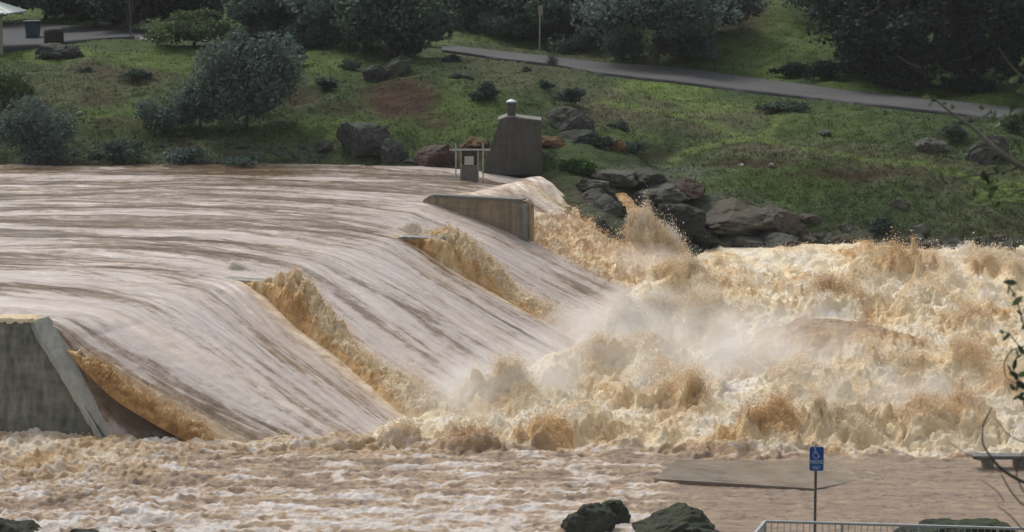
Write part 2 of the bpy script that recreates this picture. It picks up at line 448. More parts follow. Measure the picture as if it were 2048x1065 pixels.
def ground_attrs(px, row):
    n = .7 + .6 * fbm(px / 55, row / 16, 4, 31)
    dry = np.clip(blobs(px, row, DRY) * n + .12 * fbm(px/30, row/9, 3, 35), 0, 1)
    lush = np.clip(blobs(px, row, LUSH) * (n + .1), 0, 1)
    for p in PATHS[:2]:
        pm = pathmask(px, row, p, 11) * (.8 + .5 * fbm(px/20, row/8, 3, 33))
        lush = np.maximum(lush, .8 * pm); dry = np.maximum(dry, .7 * pm)
    dirt = np.clip(blobs(px, row, DIRT) * (1.5 - n * .6), 0, 1)
    wl = np.interp(px, [-600, 0, 600, 1050, 1150, 1350, 1500, 2048], [333, 333, 336, 345, 400, 485, 492, 512])
    edge = np.exp(-((row - wl) / np.where(px > 1200, 26, 13))**2)
    dirt = np.maximum(dirt, .85 * edge * (.7 + .5*fbm(px/18, row/7, 3, 37)))
    stony = np.clip(blobs(px, row, STONY) * (.6 + .9 * fbm(px/25, row/12, 4, 39)) * 1.2, 0, 1)
    return dry, lush, dirt, stony

def terr(px, row, noise=True):
    D = TD(px, row)
    P = W(px, row, D)
    if noise:
        road = ((row < np.interp(px, R1x, R1lo) + 5) & (row > np.interp(px, R1x, R1up) - 5) & (px > 860)) | \
               ((row < np.interp(px, R2x, R2lo) + 5) & (row > np.interp(px, R2x, R2up) - 5) & (px < 350))
        x, y = P[..., 0], P[..., 1]
        a = .62 * fbm(x / 5.2, y / 4.2, 5, 51) + .10 * np.abs(fbm(x / .8, y / .8, 3, 57))
        st = blobs(px, row, STONY)
        a = a + st * .35 * np.abs(fbm(x / 1.2, y / 2.5, 4, 61))
        P[..., 2] += np.where(road, -.03, a)
    return P

cols = np.arange(-600, 2700, 4.0); rows = np.linspace(572, -298, 560)
PX, RW = np.meshgrid(cols, rows)
P = terr(PX, RW)
dry, lush, dirt, stony = ground_attrs(PX.ravel(), RW.ravel())
ter = mesh_np('hillside', P.reshape(-1, 3), grid_faces(len(rows), len(cols)), M['ground'],
              attrs=dict(dry=dry, lush=lush, dirt=dirt, stony=stony))
tag(ter, 'grassy far bank with bare earth and trampled paths rising from the river', 'hillside', kind='structure')

def gp(px, row, up=0.0):
    """a point on the far bank under a photo pixel"""
    p = terr(np.array([float(px)]), np.array([float(row)]))[0]
    return Vector((p[0], p[1], p[2] + up))

def road_strip(name, xs, lo, up, mat, label, x0, x1):
    c = np.arange(x0, x1, 6.0); k = np.linspace(0, 1, 9)
    PXr = np.repeat(c[None], 9, 0); L_ = np.interp(c, xs, lo); U_ = np.interp(c, xs, up)
    w = 1.2 * fbm(c/60, c*0, 3, 5)
    RWr = (L_ + w)[None] * (1-k[:, None]) + (U_ - w*.5)[None] * k[:, None]
    Pr = terr(PXr, RWr, False); Pr[..., 2] += .10
    sk = Pr[:1].copy(); sk[..., 2] -= .3
    Pr = np.concatenate([sk, Pr], 0)
    o = mesh_np(name, Pr.reshape(-1, 3), grid_faces(10, len(c)), mat)
    tag(o, label, 'road', kind='structure')
road_strip('road', R1x, R1lo, R1up, M['asphalt'], 'narrow grey asphalt lane running down the far hillside', 884, 2395)
road_strip('road', R2x, R2lo, R2up, M['asphalt2'], 'dark asphalt turnout beside the picnic shelter', -395, 338)

# wide riverbed sheet reaching the horizon
bed = mesh_np('riverbed', np.array([[-3000, -500, -3.2], [3000, -500, -3.2], [3000, 5000, -3.2], [-3000, 5000, -3.2]]), np.array([[0, 1, 2, 3]]), plain('river_mud', (.12, .09, .06), .9))
tag(bed, 'muddy ground under and around the river', 'ground', kind='structure')

# near bank that carries the parking sign, railing and twiggy tree (just below the picture)
xs = np.linspace(-40, 45, 120); ys = np.linspace(-12, 57, 110)
X, Y = np.meshgrid(xs, ys)
Zp = np.interp(Y, [-12, 0, 14, 27, 40, 44, 49.5, 52, 57], [11.9, 11.9, 9.0, 4.6, 1.75, 1.6, 1.55, .6, -2.6])
Zp = Zp + .12 * fbm(X/3, Y/3, 4, 71) * sm(np.abs(Y - 46), 3, 6)
q = np.stack([X, Y, Zp], -1).reshape(-1, 3); one = np.ones(len(q))
nb = mesh_np('near_bank', q, grid_faces(110, 120), M['ground'], attrs=dict(dry=one*.4, lush=one*.3, dirt=one*.2, stony=one*.2))
tag(nb, 'grassy near bank under the parking sign and railing', 'bank', kind='structure')

# ------------------------------------------------------------------ upper river and spillway flow
LK = np.array([-90, -30, -14, -8, -5, -2.5, -1, 0, .7, 1.5, 3.2, 4.5, 6.4, 9.7, 12.5])
def guide(cx, cy, down, zs, bend=.48, upy=None):
    pts = []
    for L in LK[:7]:
        x = cx + .98 * L; y = cy - bend * 4.5 * (math.exp(L/4.5) - 1)
        if upy: y += upy * (1 - math.exp(L/9))
        pts.append((x, y, 3.33 - .47 * math.exp(L/3.4)))
    for (x, y), z in zip(down, zs): pts.append((x, y, z))
    return np.array(pts)
LD = LK[7:]
def line(cx, cy, dx, dy): return [(cx + dx*L, cy + dy*L) for L in LD]
zG = [2.85, 2.65, 2.3, 1.6, 1.15, .5, -.5, -1.0]
zM = [2.87, 2.73, 2.51, 1.96, 1.5, .82, -.2, -.85]
gA = guide(-13.4, 69.75, [(-13.3,69.7),(-12.75,69.45),(-12.1,69.1),(-10.9,68.5),(-10.0,68.1),(-8.6,67.6),(-6.2,66.8),(-4.3,66)],
           [3.12, 2.9, 2.3, 1.35, .85, .2, -.6, -1], .02)
gA0 = gA.copy(); gA0[7:, 1] -= [0, .03, .08, .2, .35, .5, .6, .6]; gA0[7:, 0] -= [0, .05, .15, .35, .5, .55, .5, .3]; gA0[7:, 2] -= [.02, .35, .8, 1.2, 1.1, .9, .7, .5]; gA0[:7, 1] -= .05
gM1 = guide(-11.1, 75, line(-11.1, 75, .73, -.68), zM, .85)
gB = guide(-8.76, 80.1, line(-8.76, 80.1, .643, -.775), zG, .85)
gM2 = guide(-6.5, 87, line(-6.5, 87, .75, -.66), zM, .85)
gC = guide(-4.2, 93.1, line(-4.2, 93.1, .76, -.64), zG, .8)
gM3 = guide(-4.2, 98.8, line(-4.2, 98.8, .78, -.62), zM, .65)
gD = guide(-3.6, 104.6, [(-3.6,104.6),(-2.9,104.35),(-2.1,104.05),(-.5,103.4),(.72,102.85),(2.3,101.7),(4.9,99.5),(7,97.6)],
           [2.95, 2.78, 2.55, 2.03, 1.5, .78, -.35, -.9], .3)
gDs = gD.copy(); gDs[:, 1] += .3; gDs[8:, 0] += .25; gDs[8:, 2] -= .6
gD2 = guide(-3.6, 104.6, [(-3.6,104.7),(-2.8,104.75),(-2,104.5),(-.4,103.5),(.74,102.88),(2.3,101.72),(4.9,99.52),(7.05,97.65)],
           [3.12, 3.05, 2.95, 2.5, 1.52, .79, -.34, -.89], .25)
gD2[:8] = gD[:8]; gDs[:8] = gD[:8]; gDs[:8, 1] += .05; gDs[:8, 2] -= .02
gM4 = guide(-.5, 109.6, [(-.5,109.6),(.1,109.1),(.8,108.6),(2.3,107.6),(3.4,106.8),(5,105.6),(7.6,103.8),(9.6,102.4)],
           [3.15, 2.98, 2.65, 1.8, 1.2, .5, -.4, -.9], .35)
gE = guide(1.3, 114.4, [(1.3,114.4),(1.75,113.7),(2.2,113.0),(3.0,111.7),(3.75,110.5),(4.6,109.2),(6.6,107),(9,105)],
           [3.18, 3.05, 2.7, 1.8, 1.2, .5, -.4, -.9], .4, 7.5)

LS = np.concatenate([np.linspace(-90, -32, 40), np.linspace(-31.6, -2, 330), np.linspace(-1.95, 12.5, 420)])
def flow_patch(guides, us, nu, foamy=False):
    G = np.array([pchip(LK, g, LS) for g in guides])          # (g, L, 3)
    uu = np.linspace(us[0], us[-1], nu)
    Pp = pchip(us, G, uu)                                     # (nu, L, 3)
    Pp = Pp.transpose(1, 0, 2)
    U = np.broadcast_to(uu[None], Pp.shape[:2]); Lg = np.broadcast_to(LS[:, None], Pp.shape[:2])
    x, y = Pp[..., 0], Pp[..., 1]
    wr = sm(Lg, -3.5, 1.5)                                    # on the ramp
    pool = .21 * fbm(x/9, y/2.6, 3, 91) + .045 * fbm(x/2.4 , y/.6, 3, 95) + .05 * np.abs(n2(x/4.2, y/1.2, 97)) + .012*fbm(x/.6, y/.2, 2, 98)
    pool = pool + .0; str_ = .022*fbm(x/.5, y/.5, 3, 99) + .085 * fbm(U/1.1 + .15*n2(U/3, Lg/3, 7), Lg/7, 3, 101) + .028 * fbm(U/.36, Lg/2.6, 3, 105) + .006 * fbm(U/.12, Lg/.9, 2, 109)
    amp = np.where(Lg < -25, .4, 1.0)
    Pp[..., 2] += pool * amp * (1-wr) + str_ * (wr * .9 + .1)
    foam = np.clip(.05 + .25 * fbm(U/1.6, Lg/9, 4, 113) * wr, 0, 1)
    pk = sm(fbm(x/2.5, y/.7, 4, 119), .42, .6) * (1 - wr) * .6
    foam = np.maximum(foam, pk)
    if foamy:
        bl = sm(Lg, 1.6, 4.2) * (1 - sm(U, 46.2, 47.6)*.35) * (.12 + .88*sm(U, 37.0, 38.2))
        pf2 = 2*np.abs(n2(x/.22, y/.3, 133)) ; big = fbm(x/1.6, y/2.2, 3, 135)
        Pp[..., 2] += bl * (.28 * (2*np.abs(n2(x/.8, y/1.0, 131))-.6) + .13 * (pf2-.6) + .4 * big + .2) * (1 - sm(U, 47, 48)) * sm(U, 37, 38)
        fold = sm(Lg, -1.2, .8) * (1 - bl) * sm(U, 36.9, 37.9) * (1 - sm(Lg, 3, 5))
        Pp[..., 2] += fold * (.24 * n2(U/.75 + .3*n2(U, Lg, 3), Lg/5, 137) + .07*n2(U/.25, Lg/2, 138))
        foam = np.maximum(foam, bl * np.clip(.92 + .6*big, .3, 1)); foam = np.maximum(foam, fold * np.clip(.42 + .55*n2(U/.5, Lg/3, 139), .1, .8))
    else:
        for (u0) in (12.0, 25.3):                              # disturbed skin beside the piers
            d = np.abs(U - u0)
            k = np.exp(-(d/.55)**2) * sm(Lg, -1.2, .3)
            foam = np.maximum(foam, k * .55)
        k = np.exp(-((U - .6)/.6)**2) * sm(Lg, .5, 2.5)
        foam = np.maximum(foam, k * .5)
        toe = sm(Lg, 8.3, 10.3)
        foam = np.maximum(foam, toe * .75)
        Pp[..., 2] += toe * .12 * fbm(x/.5, y/.5, 3, 141)
    return Pp, np.stack([U, Lg], -1), foam

pA, uvA, fA = flow_patch([gA0, gA, gM1, gB, gM2, gC, gM3, gD, gDs], [-.9, 0, 6, 12, 18.6, 25.3, 31, 37, 37.8], 960)
pB, uvB, fB = flow_patch([gD2, gM4, gE], [37, 43, 48], 330, True)
va = np.concatenate([pA.reshape(-1, 3), pB.reshape(-1, 3)])
fc = np.concatenate([grid_faces(len(LS), 960), grid_faces(len(LS), 330, pA.shape[0]*pA.shape[1])])
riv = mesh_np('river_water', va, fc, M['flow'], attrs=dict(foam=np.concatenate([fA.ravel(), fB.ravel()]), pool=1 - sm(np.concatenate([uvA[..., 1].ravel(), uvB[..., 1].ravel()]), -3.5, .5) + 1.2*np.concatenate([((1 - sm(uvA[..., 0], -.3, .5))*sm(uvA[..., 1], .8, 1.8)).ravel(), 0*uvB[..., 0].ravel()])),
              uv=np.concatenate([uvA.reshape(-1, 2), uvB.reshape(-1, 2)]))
tag(riv, 'brown flood water sliding over the spillway between the piers', 'river', kind='structure')

# ------------------------------------------------------------------ rapids below the dam
TOE = [(-60,69.35),(-13.2,69.2),(-11.6,68.8),(-9.8,68.0),(-8.4,67.7),(-6.6,67.8),(-4.3,68.6),(-2.9,71.8),(.6,80.4),(2.4,86.6),(3.6,92.6),(5.0,99.0),(6.4,102.5),(7.4,107),(8.5,111),(9,130)]
def toe_sd(x, y):
    """signed distance to the toe line, positive downstream"""
    best = np.full(x.shape, 1e9); sg = np.ones(x.shape)
    for (x0, y0), (x1, y1) in zip(TOE[:-1], TOE[1:]):
        dx, dy = x1-x0, y1-y0; t = np.clip(((x-x0)*dx + (y-y0)*dy)/(dx*dx+dy*dy), 0, 1)
        ex = x-x0-t*dx; ey = y-y0-t*dy; d = ex*ex + ey*ey
        s = np.sign(ex*dy - ey*dx)
        upd = d < best; best = np.where(upd, d, best); sg = np.where(upd, s, sg)
    return np.sqrt(best) * sg

# plumes: photo column, row of the foot, width, height (m), tone
PL = [(1775,548,75,1.9,.3),(1810,552,60,1.2,.35),(1700,560,90,.5,.6),(1880,600,90,.7,.5),(1930,650,80,.8,.3),(1650,600,70,.6,.5),(1600,660,80,.4,.5),(1780,620,120,.6,.45),
      (1230,530,50,.5,.3),(1330,575,120,1.0,.55),(1240,580,50,.7,.3),(1400,560,70,.5,.5),(1440,690,50,.9,.5),(1370,700,50,.7,.6),(1320,650,80,.7,.8),(1240,690,90,.8,.9),
      (1020,800,75,1.15,.6),(940,895,75,.9,.45),(1100,880,90,1.5,.3),(1200,800,80,.8,.7),(1330,800,110,1.2,.6),(1220,870,90,.8,.4),(1300,880,60,.6,.55),(1480,760,90,.6,.4),
      (1540,880,110,1.3,.05),(1440,900,120,.5,.4),(1560,770,70,.6,.4),(1650,800,110,.6,.5),(1680,880,110,.7,.5),(1850,860,150,1.0,.45),(1930,840,60,.9,.3),(1780,790,90,.5,.6),
      (1990,800,80,.8,.4),(1960,720,90,.6,.5),(1700,740,90,.4,.4),(560,885,55,.55,.2),(800,890,45,.85,.6),(690,895,60,.5,.5),(370,868,45,.6,.6),(1280,720,100,.6,.9),
      (1850,740,90,.5,.5),(2030,600,70,.6,.5),(2010,548,110,.8,.5),(1480,620,90,.4,.7),(1390,640,90,.5,.85),(1140,760,60,.7,.95),(1560,560,80,.3,.6),(1500,700,60,.5,.5),
      (90,930,90,.35,.3),(1395,925,50,.0,.0)]
pl_c = []
for (px, rw, w, h, t) in PL:
    D = float(Dz(rw, 0.)); p = W(px, rw, D); pl_c.append((p[0], p[1], w/F_PX*D, h, t))

def rapids(x, y):
    """height, foam and splash strength of the lower river"""
    row = 532.5 + (np.arctan(CAM_H / y) - PITCH) * F_PX
    px = 1024 + x / y * F_PX * .993
    sd = toe_sd(x, y)
    edge = np.interp(px, [-300, 200, 700, 900, 1150, 1300, 1500, 2048, 2500], [868, 872, 880, 890, 900, 902, 908, 914, 916])
    edge = edge + 7 * fbm(px/60, px*0, 3, 3)
    boil = 1 - sm(row, edge - 14, edge + 8)
    boil = np.maximum(boil, .55*np.exp(-(((px-110)/210)**2 + ((row-915)/42)**2)**1.5)*sm(row, 862, 880)); boil = np.maximum(boil, .45*np.exp(-(((px-640)/330)**2 + ((row-893)/16)**2)))
    far = 1 - sm(row, 500, 560)
    flatR = sm(px, 1290, 1400) * sm(row, edge, edge + 14)
    amp = .16 + .84 * boil - (.45 + .3*sm(px, 1360, 1420)*(1 - sm(px, 1690, 1740))) * far * boil
    amp = amp * (1 - .62 * flatR)
    lft = sm(px, 620, 200) * (1 - boil); amp = amp + .10 * lft
    # domain warp
    wx = x + .5 * fbm(x/1.7, y/1.7, 2, 201); wy = y + .6 * fbm(x/1.7, y/1.7, 2, 203)
    bil = lambda q: np.sqrt(q*q + .003)*2.6 - 1.0
    roll = fbm(wx/5.5, wy/4.2, 2, 209)
    b1 = bil(n2(wx/2.7, wy/3.6, 211)); b2 = bil(n2(wx/1.15, wy/1.6, 213))
    b3 = bil(n2(wx/.5, wy/.7, 217)); b4 = bil(n2(x/.21, y/.29, 219)); b5 = n2(x/.09, y/.12, 221)
    h = .85*roll + .22*b1 + .17*b2 + .11*b3 + .05*b4 + .018*b5
    # foreground: flat chop streaming to the right
    ch = .20 * fbm(x/2.1, y/1.1, 5, 231, .6) + .075 * (1-2*np.abs(n2(x/.55+.3*n2(x/.3,y/.3,4), y/.42, 235))) + .03 * n2(x/.16, y/.13, 237)
    z = boil * h * amp * 1.15 + (1-boil) * ch * (amp/.16*.9) * (1 - .35*flatR)
    z = z + boil * .12
    foam = np.clip(.76 - .24*sm(h, .0, .8) + .9*fbm(x/1.9, y/3.0, 4, 241) - .05*b3, 0, 1) * boil
    cf = sm(fbm(x/1.3 + .4*n2(x/.5, y/.5, 9), y/.55, 6, 251, .6) + (.06 + .22*sm(row, 940, 1060))*(1-flatR), -.04, .46)
    near = .10 + .52*cf*(1 - .93*flatR) + (.12 + .20*sm(fbm(x/2.5, y/1.2, 4, 255), .05, .35))*(ch/.14)*(1-flatR)
    foam = foam + (1-boil) * near
    spl = boil * np.clip(.30 + .35*b1 + .3*b2 + .2*b3, 0, 1) * (1-.6*far)
    tone = .5 + .5 * fbm(x/2.2, y/3, 3, 261)
    for (cx, cy, w, ph, t) in pl_c:
        if ph <= 0: continue
        sel = (np.abs(x-cx) < w*1.5) & (np.abs(y-cy) < w*1.5)
        if not sel.any(): continue
        m = np.zeros_like(z); xs_, ys_ = x[sel], y[sel]
        rr = np.hypot((xs_-cx)/(w*.78), (ys_-cy)/(w*.78)) * (1 + .55*n2(xs_/.75, ys_/.75, 263) + .25*n2(xs_/.28, ys_/.28, 264))
        m[sel] = np.clip(1 - rr**2, 0, 1)**.6
        puff = .8 + .18*b2[sel] + .16*b3[sel]
        z[sel] += ph * m[sel] * puff * .62
        foam[sel] = foam[sel]*(1-m[sel]*.75) + m[sel]*.75*(t*.7+.17 + .15*b2[sel])
        spl[sel] = np.maximum(spl[sel], m[sel]*.6*min(1, ph*1.1)); pass
    # the smooth standing wave on the right
    p = W(1690, 700, Dz(700, 0.)); ax = (x - p[0] - (p[1]-y)*.55) ; ay = (y - p[1])
    m = np.exp(-((ax/2.6)**2 + ((ay + .35*ax)/1.9)**2)**2)
    z = z*(1-m*.9) + m*(.95 - .35*sm(ax, 0, 2.6) + .05*n2(ax/.5, ay/3, 271) + .06*n2((ax*.5+ay)/.22, (ax-ay*.5)/1.4, 273) + .05*b3*.5); foam = foam*(1-m) + .0*m; spl = spl*(1-m)**2; boil = boil*(1-.55*m)
    # shape near the dam: a rise where the chutes plunge in
    z = z * sm(sd, -.6, .8) + .16 * np.exp(-((sd-1.0)/1.0)**2) * boil
    z = np.where(sd < 0, z + sd * .9, z)
    spl = spl * sm(sd, -.1, .8)
    # low left water beside the wall
    z = z + sm(y, 108, 113)*(.02)
    return z, np.clip(foam, 0, 1), np.clip(spl, 0, 1), 1-boil, b2, b3

pxs = np.arange(-420, 2500, 2.3); ys = np.concatenate([np.arange(52, 64, .05), np.arange(64, 92, .042), np.arange(92, 118, .075)])
XX = (pxs[None] - 1024) / F_PX * ys[:, None] / .993; YY = np.broadcast_to(ys[:, None], XX.shape)
z, foam, spl, tone, b2, b3 = rapids(XX, YY.copy())
gx, gy = np.gradient(z)
Pr = np.stack([XX + .10*spl*n2(XX/.3, YY/.3, 301), YY - .22*spl*np.clip(z, 0, 1.2) + .08*spl*b3, z], -1)
_q = Pr.reshape(-1, 3); _s = (1 - tone.ravel()); _sel = _s > .05; _p = _q[_sel]; _k = (.25 + spl.ravel()[_sel])*_s[_sel]
_d = np.stack([n3(_p*2.9 + 31*c_, 800+c_) for c_ in range(3)], -1)*.13 + np.stack([n3(_p*7.5 + 31*c_, 810+c_) for c_ in range(3)], -1)*.055
_q[_sel] = _p + _d*np.clip(_k, 0, 1)[:, None]*[1, .8, .8]
keep = (toe_sd(XX, YY.copy()) > -3.0)
fcs = grid_faces(len(ys), len(pxs)); fcs = fcs[keep.ravel()[fcs].all(1)]
used = np.unique(fcs); remap = np.full(XX.size, -1); remap[used] = np.arange(len(used))
rap = mesh_np('rapids_water', Pr.reshape(-1, 3)[used], remap[fcs], M['rapid'], attrs=dict(foam=foam.ravel()[used], calm=tone.ravel()[used]))
tag(rap, 'churning tan and white flood rapids below the dam', 'rapids', kind='structure')

# ------------------------------------------------------------------ spray (drops are small closed tetrahedra)
TET = np.array([[1,1,1],[1,-1,-1],[-1,1,-1],[-1,-1,1]], float) * .75
def drops(P, size, fo):
    n = len(P)
    a = rng.normal(size=(n, 3, 3)); q, _ = np.linalg.qr(a)
    t = np.einsum('kj,nij->nki', TET, q) * size[:, None, None]
    v = (P[:, None] + t).reshape(-1, 3)
    i = np.arange(n)[:, None, None]*4 + np.array([[0,1,2],[0,3,1],[0,2,3],[1,3,2]])[None]
    return v, i.reshape(-1, 3), np.repeat(fo, 4)
DV, DF, DA = [], [], []; _dn = 0
def add_drops(P, size, fo):
    global _dn
    v, f, a = drops(P, size, fo); DV.append(v); DF.append(f + _dn); DA.append(a); _dn += len(v)

w = (spl.ravel()**1.3) * np.clip(.35 + z.ravel(), .05, 3) * (YY.ravel()/75)
w = np.where(keep.ravel(), w, 0); w /= w.sum()
NS = 640000
idx = rng.choice(len(w), NS, p=w)
base = Pr.reshape(-1, 3)[idx]
s_ = spl.ravel()[idx]
off = rng.normal(size=(NS, 3)) * (.05 + .10*s_)[:, None] * [1.3, 1.3, 1]
hgt = np.abs(rng.exponential(.085, NS)) * (.3 + 1.2*s_) * np.clip(.5 + z.ravel()[idx], .3, 2)
base = base + off; base[:, 2] += hgt - .02
size = np.clip(rng.lognormal(math.log(.0085), .5, NS), .004, .028) * (base[:, 1]/75)
add_drops(base, size, np.clip(foam.ravel()[idx] + .12 + .18*rng.normal(size=NS) + hgt*.5, 0, 1))
# ------------------------------------------------------------------ rooster tails behind the piers
def tail(name, g, Ls, hs, ws, lateral, label, seed, tone, nL=420, nu=110, n_drops=15000, face=0):
    Lv = np.linspace(Ls[0], Ls[-1], nL)
    c = pchip(LK, g, Lv)
    h = pchip(np.array(Ls), np.array(hs)[:, None], Lv)[:, 0]; w = pchip(np.array(Ls), np.array(ws)[:, None], Lv)[:, 0]
    d = np.gradient(c[:, :2], axis=0); d /= np.linalg.norm(d, axis=1)[:, None]
    nrm = np.stack([-d[:, 1]*0 + -d[:, 1], d[:, 0]], -1)       # to the far side
    nrm *= np.sign(nrm[:, 1])[:, None]
    u = np.linspace(-1, 1.0, nu)
    prof = np.clip(1 - np.abs(u)**2.6, 0, 1)**.75
    U, LL = np.meshgrid(u, Lv)
    x = c[:, None, 0] + nrm[:, None, 0] * (w[:, None]*(u[None]) + lateral); y = c[:, None, 1] + nrm[:, None, 1] * (w[:, None]*u[None] + lateral)
    s = U*w[:, None]
    puff = .07*(2.4*np.abs(n2(LL/.8, s/.5 + LL*.2, seed))-.8) + .07*(2.4*np.abs(n2(LL/.34, s/.28, seed+1))-.8) + .06*(2.4*np.abs(n2(LL/.14, s/.13, seed+2))-.8)
    hh = h[:, None] * prof[None]
    z = c[:, None, 2] - .12 + hh * (1 + puff*.9) + puff*.45*prof
    x = x + .25*puff*prof; y = y - .35*puff*prof
    end = np.minimum(sm(LL, Ls[0], Ls[0]+.25), 1 - sm(LL, Ls[-1]-.4, Ls[-1]))
    z = z*end + (c[:, None, 2]-.15)*(1-end)
    P = np.stack([x, y, z], -1); q_ = P.reshape(-1, 3)
    q_ += (np.stack([n3(q_*3.1 + 7*c_, seed+20+c_) for c_ in range(3)], -1)*.09 + np.stack([n3(q_*8 + 7*c_, seed+30+c_) for c_ in range(3)], -1)*.05)*(prof[None]*np.ones((nL, 1))).reshape(-1, 1)
    fo = np.clip(tone + .3*fbm(LL/1.1, s/.6, 3, seed+5) + .40*sm(hh/np.maximum(h[:, None], .01), .5, 1.) + .035*LL, 0, 1)
    o = mesh_np(name, P.reshape(-1, 3), grid_faces(nL, nu), M['rapid'], attrs=dict(foam=fo.ravel()))
    tag(o, label, 'spray', 'brown water tails behind the piers', kind='stuff')
    ww = (prof[None]**.5 * (.25 + sm(LL, 1, 6)) * h[:, None] * end).ravel(); ww = np.clip(ww, 0, None); ww /= ww.sum()
    i = rng.choice(len(ww), n_drops, p=ww)
    b = P.reshape(-1, 3)[i] + rng.normal(size=(n_drops, 3)) * .042 * (1 + .12*LL.ravel()[i])[:, None]
    b[:, 2] += rng.exponential(.06, n_drops) * (1 + .16*LL.ravel()[i])
    sz = np.clip(rng.lognormal(math.log(.0085), .45, n_drops), .004, .024) * (b[:, 1]/75)
    add_drops(b, sz, np.clip(fo.ravel()[i] + .10 + .2*rng.normal(size=n_drops), 0, 1))

tail('water_tail', gB, [.5, 1.0, 1.7, 2.6, 3.6, 5.0, 6.5, 8.4, 10.2], [.34, .72, 1.12, 1.32, 1.05, .5, .5, .8, .5], [.3,.42,.5,.55,.55,.5,.6,.8,.7], .7,
     'tan water tail tumbling off the middle submerged pier', 401, .06)
tail('water_tail', gC, [.6, 1.1, 1.8, 2.8, 3.9, 5.2, 6.8, 8.6, 10], [.32, .7, 1.08, 1.2, .88, .32, .42, .6, .4], [.3,.42,.5,.55,.5,.45,.5,.7,.6], .7,
     'tan water tail tumbling off the farther submerged pier below the long wall', 421, .08)
tail('water_tail', gA, [1.2, 1.8, 2.6, 3.6, 4.8, 6.2, 7.2], [.1, .3, .45, .5, .5, .45, .3], [.2,.3,.35,.4,.4,.4,.35], .0,
     'brown water curl at the foot of the sloping left pier', 441, -.22, 300, 90, 5000)

# foam heaped over pier tops, the chute behind the wall, the far splash
def puff_mound(name, c, r, h, label, seed, tone, n=26000, nu=150, lean=(0, 0), dropk=1., mat='rapid', wide=1.0):
    u = np.linspace(-1, 1, nu); U, Vv = np.meshgrid(u, u)
    R = np.hypot(U, Vv); x = c[0] + U*r*wide; y = c[1] + Vv*r
    R = R*(1 + .35*n2(x/.6, y/.6, seed+7) + .2*n2(x/.2, y/.2, seed+8) + .1)
    prof = np.clip(1 - R**2, 0, 1)**.75 * (.62 + .38*(1-sm(R, 0, .5)))
    pf = .3*(2.4*np.abs(n2(x/.45, y/.5, seed))-.8) + .2*(2.4*np.abs(n2(x/.2, y/.22, seed+1))-.8)
    zz = h*prof*(1 + pf)
    P = np.stack([x + lean[0]*zz, y + lean[1]*zz, c[2] - .1 + zz], -1)
    q_ = P.reshape(-1, 3); q_ += np.stack([n3(q_*3.3 + 7*c_, seed+20+c_) for c_ in range(3)], -1)*.12*prof.reshape(-1, 1)
    fo = np.clip(tone + .3*fbm(x/.5, y/.5, 3, seed+3) + .2*prof, 0, 1)
    o = mesh_np(name, P.reshape(-1, 3), grid_faces(nu, nu), M[mat], attrs=dict(foam=fo.ravel()))
    tag(o, label, 'spray', 'splashes along the dam', kind='stuff')
    ww = (prof**1.2).ravel(); ww /= ww.sum(); i = rng.choice(len(ww), n, p=ww)
    b = P.reshape(-1, 3)[i]; b = b + rng.normal(size=(n, 3))*.10*r*dropk; b[:, 2] += rng.exponential(.13*h*dropk, n)
    sz = np.clip(rng.lognormal(math.log(.008), .45, n), .004, .024)*(c[1]/75)
    add_drops(b, sz, np.clip(fo.ravel()[i] + .3 + .15*rng.normal(size=n), 0, 1))

for (px, rw, z0, r, h, lab, seed, tone, n) in [
    (476, 546, 2.84, .38, .34, 'cream splash breaking over the nose of the middle pier', 461, .75, 5000),
    (824, 462, 2.84, .38, .30, 'thin cream splash breaking over the nose of the farther pier', 467, .7, 3000)]:
    D = float(Dz(rw, z0)); p = W(px, rw, D)
    puff_mound('splash', p, r, h, lab, seed, tone, n, 90, wide=2.4)
p = W(1292, 500, 108.8)
puff_mound('splash', (p[0], p[1], .1), 1.75, 2.0, 'tall tan splash leaping off the rocks beyond the long wall', 473, .36, 50000, 170, (-.05, .0), .55)
p = W(1330, 505, 109)
puff_mound('splash', (p[0], p[1], .0), 1.0, 1.0, 'lower fringe of spray beside the tall rock splash', 479, .6, 16000, 110, (.2, 0), 1.5)

# loose spray in the bay behind the wall
n = 30000
gi = rng.choice(pB.shape[0]*pB.shape[1], n, p=(lambda q: q/q.sum())((sm(uvB[..., 1], 1.8, 4.5)*(1-sm(uvB[..., 1], 9.5, 10.5))*(1 - sm(uvB[..., 0], 47, 47.8))).ravel()))
b = pB.reshape(-1, 3)[gi] + rng.normal(size=(n, 3))*.09; b[:, 2] += rng.exponential(.08, n)
add_drops(b, np.clip(rng.lognormal(math.log(.012), .4, n), .006, .035), np.clip(.5 + .3*rng.normal(size=n), 0, 1))

sp = mesh_np('spray', np.concatenate(DV), np.concatenate(DF), M['drop'], smooth=False, attrs=dict(foam=np.concatenate(DA)))
tag(sp, 'fine flying drops of muddy water over the rapids', 'spray', kind='stuff')

